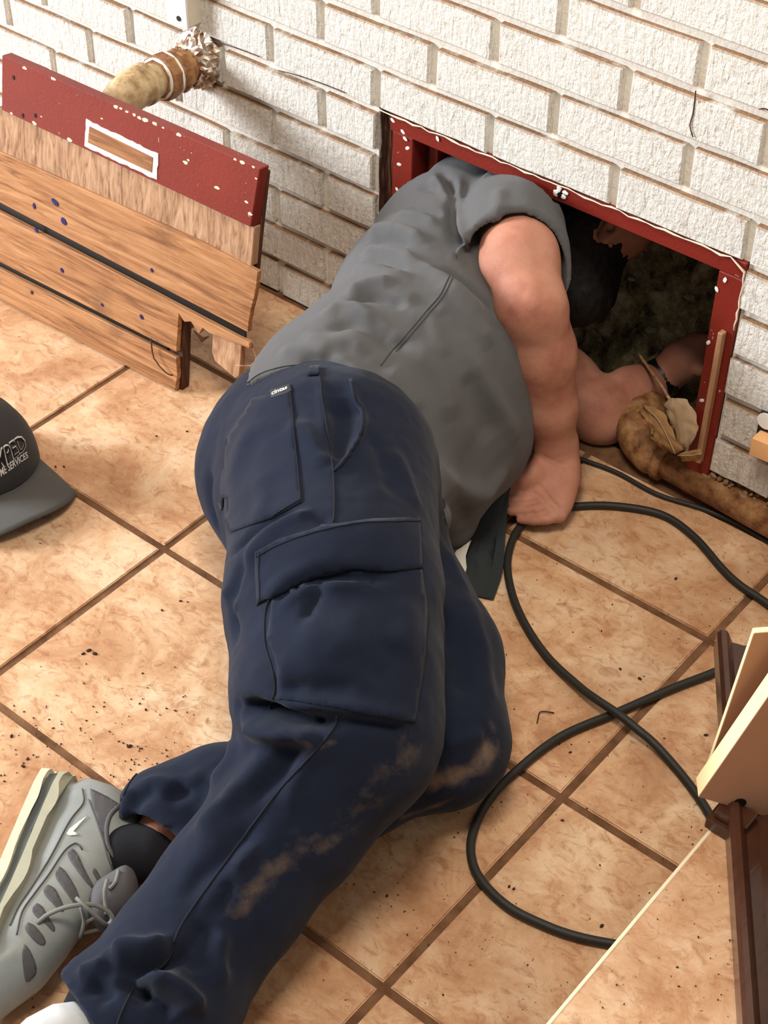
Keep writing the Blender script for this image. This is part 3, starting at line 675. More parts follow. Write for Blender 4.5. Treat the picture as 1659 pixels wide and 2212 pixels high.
def text_on(name, body, bvh, quad, mat, parent, off=.0006, extr=.0006, bold=0.0, shear=0.0, space=1.0):
    """lettering wrapped on a surface; quad = pixel corners (left-bottom, right-bottom, right-top, left-top) of the word"""
    cu = bpy.data.curves.new(name, 'FONT'); cu.body = body; cu.offset = bold; cu.shear = shear; cu.space_character = space; cu.resolution_u = 2
    to = bpy.data.objects.new(name, cu); C.objects.link(to); dg = bpy.context.evaluated_depsgraph_get(); me = bpy.data.meshes.new_from_object(to.evaluated_get(dg)); bpy.data.objects.remove(to)
    bm = bmesh.new(); bm.from_mesh(me); bmesh.ops.triangulate(bm, faces=bm.faces[:]); bmesh.ops.subdivide_edges(bm, edges=[e for e in bm.edges if e.calc_length() > .12], cuts=2)
    xs = [v.co.x for v in bm.verts]; ys = [v.co.y for v in bm.verts]; x0, x1, y0, y1 = min(xs), max(xs), min(ys), max(ys); q = [np.array(p, float) for p in quad]; bad = []
    for v in bm.verts:
        a = (v.co.x-x0)/(x1-x0); b = (v.co.y-y0)/(y1-y0); p = (q[0]*(1-a)+q[1]*a)*(1-b)+(q[3]*(1-a)+q[2]*a)*b; h_, n_ = hit(bvh, p[0], p[1])
        if h_ is None: bad.append(v)
        else: v.co = h_+n_*(off+extr)
    bmesh.ops.delete(bm, geom=bad, context='VERTS'); bm.to_mesh(me); bm.free(); me.materials.clear(); return link(name, me, mat, parent)
THR = plain('white_thread', srgb(226, 226, 224), .8); BTHR = plain('black_thread', srgb(14, 14, 15), .8)
text_on('letter_outline', 'MPED', cbv, [(-6, 1022), (60, 966), (46, 936), (-12, 976)], THR, cap, .0004, .0004, .032)
text_on('letter_fill', 'MPED', cbv, [(-4, 1019), (58, 965), (45, 940), (-10, 979)], BTHR, cap, .0009, .0006, .012)
text_on('cap_lettering', 'HOME SERVICES', cbv, [(-14, 1041), (60, 988), (57, 975), (-18, 1022)], THR, cap, .0004, .0006, .012)

# ============================================================ cords
CORD = RUBBER
def floor_cord(name, P, r, label, z=None, lift=()):
    pts = [at(u, v, r+.001) for u, v in P]
    for i, h in lift: pts[i] = at(P[i][0], P[i][1], r+.001+h)
    o = bez_tube(name, pts, r, CORD, None, 12, .008); return tag(o, label, 'cord')
floor_cord('rubber_cord', [(2150, 1560), (1900, 1470), (1740, 1370), (1659, 1305), (1600, 1265), (1560, 1228), (1500, 1160), (1430, 1112), (1330, 1093), (1240, 1094), (1165, 1108), (1118, 1145), (1097, 1205), (1103, 1270), (1130, 1340), (1182, 1418), (1250, 1482), (1290, 1512), (1335, 1542), (1380, 1578), (1415, 1608), (1470, 1670), (1520, 1738), (1545, 1790), (1570, 1900)], .0055, 'black cord curving from beside the hand down to the right across the tiles', lift=((16, .005), (17, .011), (18, .0135), (19, .011), (20, .005)))
floor_cord('rubber_cord', [(1850, 1640), (1800, 1510), (1725, 1425), (1640, 1408), (1548, 1450), (1450, 1488), (1335, 1538), (1210, 1592), (1110, 1670), (1052, 1735), (1021, 1800), (1019, 1855), (1042, 1905), (1100, 1960), (1180, 2000), (1250, 2024), (1330, 2040), (1400, 2050)], .0055, 'black cord making a wide loop in front of the knees to the raised step')
floor_cord('thin_cable', [(1235, 985), (1330, 1020), (1420, 1068), (1520, 1100), (1600, 1135), (1700, 1195), (1800, 1250), (2000, 1370), (2200, 1480)], .0035, 'thin black cable lying along the front of the rusty floor pipe')

# ============================================================ pipe on the floor along the wall
fp = empty('floor_pipe', at(1500, 1040, 0), 'rusty brown pipe lying on the floor against the wall right of the hole', 'pipe')
pA = at(1430, 990, .032); pB = at(1659, 1118, .032); pdv = nz(pB-pA); pE = pA+pdv*.75
ring_tube('pipe_body', [(0, .0255), (np.linalg.norm(pE-pA), .0255)], RUST, fp, pA, pdv)
hb = spline([pA+pdv*.01, pA-pdv*.02, pA-pdv*.05+np.array([-.002, .012, .006]), pA-pdv*.068+np.array([0, .040, .010]), pA-pdv*.07+np.array([.004, .075, .006])], .006)
link('elbow', tube_mesh('elbow', hb, [.0285 if i < 3 else .031 for i in range(len(hb))], 24), RUST, fp)
ring_tube('hub_rim', [(-.004, .029), (-.002, .032), (.010, .032), (.012, .027)], RUST, fp, pA, pdv)
bm = bmesh.new()
for i in range(420):
    x = random.uniform(OX1-.005, 1.0); bmesh.ops.create_icosphere(bm, subdivisions=1, radius=random.uniform(.002, .008), matrix=Matrix.Translation((x, random.uniform(.001, .022), random.uniform(.050, .063))) @ Euler((random.random()*3, random.random()*3, 0)).to_matrix().to_4x4() @ Matrix.Diagonal((1, .7, .6, 1)))
tag(link('mortar_rubble', bm_mesh('mortar_rubble', bm), plain('rubble', srgb(142, 116, 82), .95, bump=.001)), 'brown mortar rubble between floor pipe and wall', 'rubble', kind='stuff')

# ---- leaves
LEAF = M('dry_leaf', .8, .25); _c = LEAF.coord(); LEAF.color(LEAF.mix(LEAF.noise(_c, 50, 5), srgb(132, 94, 58), srgb(176, 136, 92))); LEAF.bump(LEAF.noise(_c, 140, 4), .0012); LEAF = LEAF.done()
LEAF2 = plain('pale_dry_leaf', srgb(178, 150, 118), .85, scale=60, bump=.001)
def leaf(P, yf, mat, label, vein):
    pts = [on_wall(u, v, yf(u, v)) for u, v in P]; c = sum(pts)/len(pts); bm = bmesh.new(); cv = bm.verts.new(c+np.array([0, -.004, .003])); b = [bm.verts.new(p) for p in pts]
    for i in range(len(b)): bm.faces.new((cv, b[i], b[(i+1) % len(b)]))
    bmesh.ops.subdivide_edges(bm, edges=bm.edges[:], cuts=2, use_grid_fill=True)
    for v in bm.verts: v.co.y += .0015*math.sin(v.co.x*300)+.0012*math.sin(v.co.z*410)
    o = link('dry_leaf', bm_mesh('dry_leaf', bm, True), mat); s = o.modifiers.new('thickness', 'SOLIDIFY'); s.thickness = .0006; tag(o, label, 'leaf', 'dry leaves on the floor pipe')
    vp = [on_wall(u, v, yf(u, v)-.0048) for u, v in vein]; link('vein', tube_mesh('vein', spline(vp, .006), .0008, 5), LEAF2 if mat is LEAF else LEAF, o); return o
leaf([(1458, 982), (1430, 968), (1412, 960), (1405, 950), (1424, 958), (1428, 948), (1405, 938), (1402, 925), (1418, 926), (1400, 905), (1392, 893), (1379, 890), (1390, 884), (1388, 872), (1405, 878), (1426, 886), (1440, 900), (1450, 925), (1462, 950), (1474, 972)], lambda u, v: -.030+.00022*(982-v), LEAF, 'brown lobed dry leaf standing on the floor pipe, left of the pale one', [(1458, 980), (1440, 940), (1420, 905), (1395, 880)])
leaf([(1470, 975), (1450, 925), (1438, 895), (1434, 875), (1445, 862), (1466, 858), (1484, 864), (1496, 878), (1504, 900), (1510, 922), (1505, 940), (1494, 958), (1482, 972)], lambda u, v: -.020+.00018*(982-v), LEAF2, 'pale rounded dry leaf leaning on the red frame post', [(1470, 972), (1465, 930), (1455, 880)])
leaf([(1462, 982), (1480, 975), (1500, 972), (1514, 970), (1519, 982), (1510, 994), (1490, 998), (1472, 996)], lambda u, v: -.030, LEAF, 'small curled dry leaf on the pipe at the foot of the frame', [(1464, 984), (1490, 984), (1514, 980)])
tag(bez_tube('pale_twig', [on_wall(1380, 765, .14), on_wall(1405, 800, .11), on_wall(1430, 835, .06), on_wall(1446, 862, .02)], .0025, RAWPINE, None, 6), 'pale twig hanging in the hole above the leaves', 'twig')
# ---- bits at the right edge of the picture
bp = empty('slotted_plate', on_wall(1650, 905), 'black plate with a round hole fixed on the white wall at the right edge', 'bracket'); q0 = on_wall(1634, 936, -.004); 
bm = bmesh.new(); box_bm(bm, (q0[0], -.006, q0[2]), (q0[0]+.085, -.0015, q0[2]+.041), .0014); link('plate', bm_mesh('plate', bm), BLACK, bp)
hc = on_wall(1654, 910, -.0065); bm = bmesh.new(); bmesh.ops.create_cone(bm, cap_ends=True, segments=24, radius1=.0125, radius2=.0125, depth=.0015, matrix=Matrix.Translation(hc) @ Matrix.Rotation(math.pi/2, 4, 'X')); link('round_hole', bm_mesh('round_hole', bm), WHITE, bp)
w0 = on_wall(1622, 958, -.027); SAP = plain('fresh_pine', srgb(238, 180, 122), .6, scale=30)
wb = prism('pine_offcut', [w0+np.array([0, 0, -.020]), w0+np.array([.16, -.004, -.006]), w0+np.array([.16, -.004, .026]), w0+np.array([.0, 0, .010])], (0, .025, 0), SAP, bevel=.001); tag(wb, 'bright orange pine offcut fixed to the wall under the black plate', 'wood offcut')

# ============================================================ brown rail and raw board on the step
rf = empty('cabinet_side', (.75, -.75, STEP), 'dark brown glossy rail with raw fibreboard panels lying on the raised step', 'furniture part')
GLOSS = M('dark_brown_gloss', .22, .6); _c = GLOSS.coord('Object', (1, .12, 1)); GLOSS.color(GLOSS.mix(GLOSS.noise(_c, 40, 5, .6, 1), srgb(44, 24, 16), srgb(84, 50, 34))); GLOSS.bump(GLOSS.noise(_c, 90, 3), .0006); GLOSS = GLOSS.done()
zr = STEP+.002; rA = at(1550, 1362, zr+.034); rB = at(1606, 2212, zr+.034); rd = nz(rB-rA); rs = nz(np.cross(rd, UP)); 
if rs[0] < 0: rs = -rs
prof = [(0, 0), (0, .030), (.004, .036), (.010, .036), (.014, .030), (.020, .016), (.034, .012), (.048, .016), (.054, .030), (.058, .036), (.070, .036), (.074, .030), (.074, 0)]
bm = bmesh.new(); e0 = [bm.verts.new(rA*[1, 1, 0]+rs*a+UP*(zr+b)) for a, b in prof]; e1 = [bm.verts.new(rA*[1, 1, 0]+rd*[1, 1, 0]*.95+rs*a+UP*(zr+b)) for a, b in prof]
for i in range(len(prof)): bm.faces.new((e0[i], e0[(i+1) % len(prof)], e1[(i+1) % len(prof)], e1[i]))
bm.faces.new(e0[::-1]); bm.faces.new(e1); link('rail', bm_mesh('rail', bm), GLOSS, rf)
MDF = plain('raw_fibreboard', srgb(186, 140, 108), .8, var=.05, scale=40); MDF_LIT = plain('fibreboard_lit_edge', srgb(246, 226, 170), .8, var=.04)  # edges paler than the faces: light falling on them put into the colour
vn = nz([.60, -.80, 0]); P0 = at(1512, 1722, zr+.040)
def vpl(u, v, back): r = ray(u, v); o_ = P0-vn*back; s = ((o_-CC)@vn)/(r@vn); return CC+r*s
def slab(name, px, back, th, parent):
    pts = [vpl(u, v, back) for u, v in px]; o = prism(name, pts, -vn*th, MDF, parent, bevel=.0006); o.data.materials.append(MDF_LIT)
    for p in o.data.polygons: p.material_index = 0 if abs(p.normal.dot(Vector(vn))) > .7 else 1
    return o
pan = slab('front_panel', [(1508, 1722), (1760, 1796), (1850, 1500), (1728, 1405)], 0, .026, rf)
slab('back_panel', [(1530, 1655), (1822, 1700), (1850, 1350), (1628, 1368)], .045, .008, rf)
hcx = vpl(1599, 1734, -.0006); bm = bmesh.new(); q_ = Vector(vn).to_track_quat('Z', 'Y').to_matrix().to_4x4(); bmesh.ops.create_cone(bm, cap_ends=True, segments=18, radius1=.0066, radius2=.0066, depth=.0012, matrix=Matrix.Translation(hcx) @ q_); link('screw_hole', bm_mesh('screw_hole', bm), BLACK, rf)
k0 = at(1540, 1772, STEP+.004); bm = bmesh.new(); box_bm(bm, (k0[0]-.004, k0[1]-.012, STEP+.001), (k0[0]+.040, k0[1]+.022, STEP+.017), .0015); box_bm(bm, (k0[0]+.002, k0[1]-.006, STEP+.017), (k0[0]+.040, k0[1]+.020, STEP+.030), .0015)
link('corner_block', bm_mesh('corner_block', bm), GLOSS, rf)

# ============================================================ debris
bm = bmesh.new(); rr = random.Random(3)
spots = [(192, 1405, 5), (205, 1412, 5), (180, 1412, 4), (350, 1318, 3), (390, 1298, 3), (405, 1300, 2), (338, 942, 3), (404, 932, 3), (280, 1612, 5), (315, 1533, 3), (392, 1634, 3), (1215, 1772, 3), (120, 1008, 3), (138, 1008, 3), (1382, 1466, 4), (1525, 1588, 4), (1232, 1625, 3), (1340, 1445, 3), (1300, 2000, 4), (836, 1935, 3), (756, 1840, 5), (50, 1655, 4), (60, 1640, 3), (25, 1590, 4), (510, 1362, 4), (1100, 1915, 3), (1110, 1920, 3), (1460, 1250, 4)]
for _ in range(150): spots.append((rr.uniform(0, 420), rr.gauss(1590, 70), rr.uniform(.6, 2.2)))
for _ in range(170): spots.append((rr.uniform(700, 1650), rr.uniform(1180, 2200), rr.uniform(.6, 2.0)))
for u, v, s in spots:
    zz = STEP if (u-1553)*437+(v-1775)*373 > 0 and u > 1180 else 0
    p = at(u, v, zz+.0008); bmesh.ops.create_icosphere(bm, subdivisions=1, radius=s*.00062, matrix=Matrix.Translation(p) @ Euler((0, 0, rr.random()*3)).to_matrix().to_4x4() @ Matrix.Diagonal((1.4, .9, .6, 1)))
tag(link('floor_crumbs', bm_mesh('floor_crumbs', bm), plain('dirt_crumb', srgb(58, 36, 24), .9)), 'dark crumbs of dirt scattered over the floor tiles', 'dirt', kind='stuff')
bez = bez_tube('wire_staple', [at(1160, 1562, .002), at(1163, 1550, .002), at(1166, 1538, .003), at(1180, 1537, .003), at(1197, 1540, .002)], .0008, BLACK, None, 5, .004); tag(bez, 'thin bent wire lying on the tile right of the knee', 'wire')
wc = prism('wood_chip', [at(418, 716, .004), at(436, 740, .006), at(452, 728, .008), at(440, 732, .01)], (0, 0, .003), RAWPINE); tag(wc, 'small curled wood chip on the floor behind the hatch panel', 'wood chip')
for u, v, y_, s, lab in ((1408, 712, .33, .011, 'largest pale stone chip in the soil, above the wrist'), (1365, 603, .42, .007, 'small pale stone chip high in the soil under the frame rail'), (1495, 643, .40, .010, 'long pale stone chip in the soil near the right frame post')):
    bm = bmesh.new(); bmesh.ops.create_icosphere(bm, subdivisions=1, radius=s, matrix=Matrix.Diagonal((1.3, .5, .7, 1))); o = link('stone_chip', bm_mesh('stone_chip', bm), plain('stone', srgb(170, 164, 140), .8)); 
    dg = bpy.context.evaluated_depsgraph_get(); V_ = [v_.co[:] for v_ in so.data.vertices]; 
    if 'SBV' not in globals(): SBV = BVHTree.FromPolygons(V_, [tuple(p.vertices) for p in so.data.polygons])
    h_, n_ = hit(SBV, u, v); o.location = (h_+n_*s*.2) if h_ is not None else Vector(on_wall(u, v, y_)); o.rotation_euler = (.5, .4, s*100); tag(o, lab, 'stone', 'stone chips in the soil')
# ============================================================ the person
H = .004
pr = empty('person', (HIPR[0], HIPR[1], 0), 'person in grey shirt and navy work trousers lying with head in the wall hole', 'person')
def px_attr(me, name, V, lines):
    D = np.zeros(len(V))
    for P, wd, am in lines:
        P = np.array(P)
        for i in range(len(P)-1):
            d = P[i+1]-P[i]; t = np.clip(((V-P[i])@d)/(d@d+1e-12), 0, 1); q = np.linalg.norm(V-P[i]-t[:, None]*d, axis=1); D = np.maximum(D, am*np.exp(-(q/wd)**2))
    a = me.attributes.new(name, 'FLOAT', 'POINT'); a.data.foreach_set('value', D.astype(np.float32))
# ---- skin
V, F = body_field(.0031).mesh(); V = relax(V, F, 1); N = vnormals(V, F); V += N*(.0006*vnoise(V, 60, 3))[:, None]
def clear_frame(V, x_in, z_top):
    k = V[:, 1] > -.008; V[k, 2] = np.minimum(V[k, 2], z_top)
    lim = x_in-np.clip(-V[:, 1], 0, .2)*1.3; k = (V[:, 1] > -.09) & (V[:, 1] < .13); V[k, 0] = np.maximum(V[k, 0], lim[k]+.25*np.clip(V[k, 1]-.09, 0, 1)); return V
V = clear_frame(V, -.212, .378)
hb_ = bvh_of(V, F)
crease = [([(1155, 1038), (1175, 1060), (1195, 1085), (1218, 1108)], .0022, -.0022), ([(1150, 1060), (1175, 1082), (1200, 1106)], .002, -.0012), ([(1162, 985), (1185, 1002), (1215, 1015), (1238, 1020)], .0022, -.0016), ([(1165, 978), (1190, 994), (1225, 1008)], .002, -.0014),
          ([(1150, 1102), (1158, 1122)], .002, -.0013), ([(1178, 1104), (1184, 1124)], .002, -.0013), ([(1168, 1068), (1178, 1092)], .002, -.0012), ([(1128, 640), (1150, 650), (1168, 668)], .009, .0015)]
V = folds(V, N, [(surf_line(hb_, P), a, b) for P, a, b in crease])
link('body', mesh_np('body', V, F), SKIN, pr); body_bvh = bvh_of(V, F)
# ---- trousers
T = trousers_field(H)
T.cap(at(335, 2180, .085), at(215, 2240, .075), .080, .082, .03)
T.cap(at(362, 1765, .062), at(352, 1850, .060), .054, .052, .02)
cl = at(302, 1822, .066); T.plane_local = None
def cut_end(Fd_, p, n, rad):
    """flat cut limited to a ball around the leg end"""
    n = nz(n); X = Fd_.ax[0][:, None, None]-p[0]; Y_ = Fd_.ax[1][None, :, None]-p[1]; Z_ = Fd_.ax[2][None, None, :]-p[2]
    D = (X*n[0]+Y_*n[1]+Z_*n[2]).astype(np.float32); ball = (np.sqrt(X*X+Y_*Y_+Z_*Z_)-rad).astype(np.float32)
    Fd_.f = np.where(ball < 0, np.maximum(Fd_.f, D), Fd_.f)
dl = nz(np.array([.63, -.776, 0])*.8+np.array([-.77, -.64, 0])*.55+UP*.25); cut_end(T, at(320, 1838, .066), dl, .10)
T.cap(at(330, 1870, .066), at(362, 1775, .060), .049, .042, .004, sub=True)
drr = nz(at(160, 2230, .07)-at(330, 2120, .08)); cut_end(T, at(172, 2196, .07), drr, .15)
T.cap(at(120, 2225, .072), at(280, 2160, .078), .068, .058, .004, sub=True)
V, F = T.mesh(); V = relax(V, F, 2); N = vnormals(V, F); tb = bvh_of(V, F)
TF = [
 # pocket opening: sagging cloth behind the welt, raised welt
 ([(735, 850), (738, 900), (728, 960), (722, 1000)], .016, -.009), ([(757, 822), (768, 868), (783, 893), (776, 940), (748, 988), (722, 1016)], .005, .005),
 ([(690, 812), (700, 900), (719, 1010)], .006, .003), ([(630, 905), (660, 940), (700, 990), (716, 1010)], .014, .005),
 # seat and hip folds
 ([(490, 1205), (545, 1150), (610, 1118), (650, 1100)], .007, -.006), ([(520, 1240), (570, 1165), (640, 1120), (700, 1128)], .014, .005), ([(455, 1010), (450, 1080), (470, 1150), (480, 1230)], .012, -.005),
 ([(430, 1100), (445, 1180), (480, 1260), (512, 1330)], .010, .004), ([(530, 1190), (500, 1290), (512, 1400)], .011, -.005), ([(560, 1020), (575, 1080), (560, 1130)], .012, .003), ([(660, 1110), (710, 1135)], .010, -.004),
 # below the cargo flap
 ([(600, 1315), (640, 1262), (720, 1240), (800, 1246), (870, 1238)], .009, -.010), ([(700, 1250), (675, 1300), (655, 1345)], .007, -.006), ([(580, 1300), (620, 1262), (690, 1228)], .009, .005), ([(590, 1330), (650, 1275), (740, 1262), (840, 1258)], .010, .005),
 ([(870, 1290), (880, 1350), (860, 1420)], .020, .004), ([(590, 1430), (660, 1470), (690, 1500)], .012, .003), ([(600, 1490), (690, 1480), (780, 1490)], .010, -.004),
 # behind the knee and knee bend
 ([(516, 1526), (580, 1538), (650, 1558), (728, 1560)], .009, -.022), ([(520, 1562), (600, 1580), (700, 1582)], .014, .012), ([(560, 1505), (650, 1525), (740, 1532), (830, 1545), (900, 1562)], .009, .006), ([(730, 1555), (800, 1562), (880, 1575)], .006, -.005),
 ([(615, 1600), (560, 1660), (480, 1760), (420, 1850)], .018, .006), ([(660, 1590), (600, 1670), (520, 1740)], .012, -.006), ([(700, 1600), (640, 1680), (620, 1760)], .010, .003), ([(510, 1580), (500, 1640), (455, 1700)], .012, .005),
 ([(560, 1770), (500, 1840), (430, 1900), (400, 1960)], .012, -.004), ([(510, 1880), (530, 1850), (560, 1830)], .009, .005), ([(480, 1930), (475, 1960), (500, 1900)], .006, -.004), ([(420, 1800), (470, 1760), (540, 1700)], .012, .004),
 # bunched cuff of the upper leg
 ([(235, 2062), (270, 2052), (320, 2052), (370, 2032)], .012, .010), ([(250, 2085), (310, 2085), (370, 2068), (420, 2040)], .010, -.013), ([(265, 2100), (285, 2130), (330, 2150)], .008, -.010), ([(300, 2110), (350, 2120), (400, 2150), (440, 2190)], .010, .011),
 ([(290, 2135), (340, 2160), (380, 2200)], .010, -.010), ([(165, 2108), (200, 2095), (235, 2085)], .012, .006), ([(190, 2120), (220, 2140), (240, 2165)], .009, -.006), ([(450, 1990), (420, 2050), (430, 2110)], .012, -.006), ([(480, 2000), (470, 2080), (490, 2140)], .012, .005),
 # lower leg
 ([(450, 1655), (400, 1690), (330, 1690), (290, 1700)], .010, .003), ([(420, 1700), (380, 1715), (410, 1690)], .010, -.006), ([(290, 1700), (275, 1730), (265, 1770)], .008, .004), ([(340, 1700), (300, 1730), (285, 1760)], .010, -.004),
 ([(985, 1255), (1020, 1340), (1045, 1430), (1050, 1540)], .016, .004), ([(960, 1300), (990, 1420), (1000, 1520)], .016, -.005), ([(1060, 1560), (1040, 1640), (980, 1700)], .012, -.003), ([(950, 1620), (1000, 1600), (1060, 1590)], .010, .003), ([(960, 1180), (985, 1240), (1010, 1290)], .012, .003),
 ([(800, 1480), (840, 1440), (850, 1380)], .016, -.003), ([(640, 1350), (720, 1380), (800, 1370)], .022, .003), ([(560, 900), (520, 980), (500, 1060)], .02, .003), ([(840, 960), (880, 1040), (900, 1110)], .014, .003), ([(800, 930), (830, 1000), (850, 1080)], .012, -.003),
]
V = folds(V, N, [(surf_line(tb, P), a*.95, b*1.75) for P, a, b in TF]); N = vnormals(V, F)
V += N*(.0012*vnoise(V*[1, 1, 1], 26, 5)+.0007*vnoise(V, 70, 6))[:, None]; V[:, 2] = np.maximum(V[:, 2], .0035); tb = bvh_of(V, F)
me = mesh_np('trousers', V, F)
px_attr(me, 'dust', V, [(surf_line(tb, P), a, b) for P, a, b in [
 ([(905, 1600), (860, 1650), (810, 1710), (760, 1770)], .022, .5), ([(720, 1800), (680, 1810), (640, 1850)], .020, .55), ([(610, 1860), (550, 1920), (520, 1970)], .015, .6), ([(690, 1830), (720, 1810)], .012, .7), ([(940, 1690), (980, 1680), (1030, 1650), (1055, 1620)], .018, .9), ([(870, 1765), (930, 1745), (980, 1725)], .007, .7), ([(640, 1600), (680, 1612), (715, 1605)], .006, .6),
 ([(770, 1480), (825, 1482)], .0035, .9), ([(560, 1075), (570, 1040)], .003, .8), ([(590, 1085), (605, 1045)], .003, .9), ([(610, 1075), (635, 1040)], .0035, .7), ([(485, 1110), (490, 1140)], .008, .5), ([(640, 1000), (680, 990)], .004, .5), ([(790, 900), (850, 920), (850, 990)], .012, .25), ([(1060, 1560), (1075, 1600)], .008, .4), ([(480, 1700), (470, 1780)], .01, .2), ([(640, 1820), (660, 1780)], .012, .4)]])
tr = link('trousers', me, NAVY, pr)
def sm(P): return P
for P in ([(690, 800), (697, 870), (710, 950), (719, 1012), (722, 1070), (721, 1128)], [(727, 1545), (722, 1572), (665, 1640), (600, 1712), (540, 1790), (475, 1880), (400, 1985), (372, 2040)], [(372, 2040), (368, 2062), (352, 2085), (335, 2098)], [(556, 1308), (590, 1278)], [(585, 1290), (574, 1320), (573, 1390), (592, 1460), (592, 1500), (582, 1532)], [(290, 2130), (262, 2190), (245, 2240)], [(300, 1668), (282, 1690), (262, 1728)]):
    seam('seam', tb, P, .0013, STITCH, tr)
seam('pocket_welt', tb, [(757, 822), (768, 868), (783, 893), (776, 940), (748, 988), (722, 1018)], .0022, NAVY, tr, .001)
patch('back_pocket', tb, [(545, 862), (628, 846), (640, 960), (652, 1086), (592, 1118), (500, 1150), (470, 1080), (490, 950)], .0004, .0016, NAVY, tr)
seam('pocket_stitch', tb, [(628, 850), (640, 960), (650, 1082), (592, 1115)], .0009, STITCH, tr, .0024, curve=False)
patch('cargo_pocket', tb, [(590, 1290), (700, 1236), (870, 1226), (910, 1232), (925, 1330), (915, 1440), (895, 1560), (740, 1530), (600, 1510), (600, 1440), (578, 1380)], .0003, .0016, NAVY, tr, 10)
patch('cargo_flap', tb, [(553, 1194), (600, 1170), (700, 1140), (800, 1126), (902, 1122), (908, 1228), (850, 1234), (760, 1226), (680, 1244), (610, 1280), (560, 1306)], .0022, .0022, NAVY, tr, 10)
for P in ([(556, 1204), (640, 1168), (760, 1138), (902, 1130)], [(562, 1196), (568, 1300)]): seam('flap_stitch', tb, P, .0008, STITCH, tr, .0048)
patch('belt_loop', tb, [(668, 796), (692, 794), (690, 812), (664, 814)], .0006, .003, NAVY, tr, 5); 
lb = patch('name_tag', tb, [(585, 846), (627, 832), (632, 846), (622, 853), (588, 862)], .0012, .0016, plain('dark_tag', srgb(40, 44, 44), .7), tr, 5); text_on('tag_lettering', 'cintas', tb, [(590, 858), (623, 844), (623, 837), (590, 849)], THR, tr, .003, .0006, .02)
# ---- shirt
S = shirt_field(H)
SV, SF = S.mesh(); sb0 = bvh_of(SV, SF)
hem = [(530, 832), (560, 815), (600, 801), (640, 795), (680, 795), (715, 803), (740, 815), (775, 840), (810, 870), (845, 915), (870, 950), (893, 985), (910, 1010), (925, 1038), (940, 1070), (952, 1105), (960, 1140), (967, 1185)]
O_ = at(770, 920, .18); A_ = nz(at(935, 700, .19)-O_); U_ = nz(UP-A_*(UP@A_)); B_ = np.cross(A_, U_)
ph_s = []
for u, v in hem:
    p, n = hit(sb0, u, v)
    if p is None: continue
    r_ = np.array(p)-O_; ph_s.append((math.atan2(r_@U_, r_@B_), r_@A_))
ph_s.sort(); PH = np.array([p for p, s in ph_s]); SS = np.array([s for p, s in ph_s])
PHx = np.concatenate([[PH[0]-.5], PH, [PH[-1]+.5]]); SSx = np.concatenate([[SS[0]-.09 if SS[0] < SS[-1] else SS[0]+.07], SS, [SS[-1]+.26]])
X = S.ax[0][:, None, None]-O_[0]; Yg = S.ax[1][None, :, None]-O_[1]; Z = S.ax[2][None, None, :]-O_[2]
s_ = X*A_[0]+Yg*A_[1]+Z*A_[2]; phi = np.arctan2(X*U_[0]+Yg*U_[1]+Z*U_[2], X*B_[0]+Yg*B_[1]+Z*B_[2]); phi = np.where(phi < -1.9, phi+2*np.pi, phi); cut = np.interp(phi, PHx, SSx)
S.f = np.maximum(S.f, (cut-s_).astype(np.float32))
# sleeve: opening cut across the upper arm and hollowed
arm_d = nz(ELR-SHR); su = at(1122, 560, .35)
sh_p = at(1116, 500, .36); sn = nz([.35, -.55, -.45])
SL = Field([-.42, -.60, .004], [.25, .34, .47], H)
SL.chain([(SHR, .062), (at(1104, 500, .345), .070), (at(1103, 560, .335), .077), (at(1103, 640, .32), .082)], .02)
q1, q2, q3 = at(1003, 585, .340), at(1218, 630, .310), at(1112, 466, .405)
pn = nz(np.cross(q2-q1, q3-q1)); pn = pn if pn@arm_d > 0 else -pn
SL.plane(q1, pn)
SL.cap(at(1103, 640, .32), at(1104, 500, .345), .0785, .0665, .002, sub=True)
k_ = .012; hh = np.clip(.5+.5*(SL.f-S.f)/k_, 0, 1); S.f = SL.f*(1-hh)+S.f*hh-k_*hh*(1-hh)
V, F = S.mesh(); V = relax(V, F, 2); N = vnormals(V, F); sb = bvh_of(V, F)
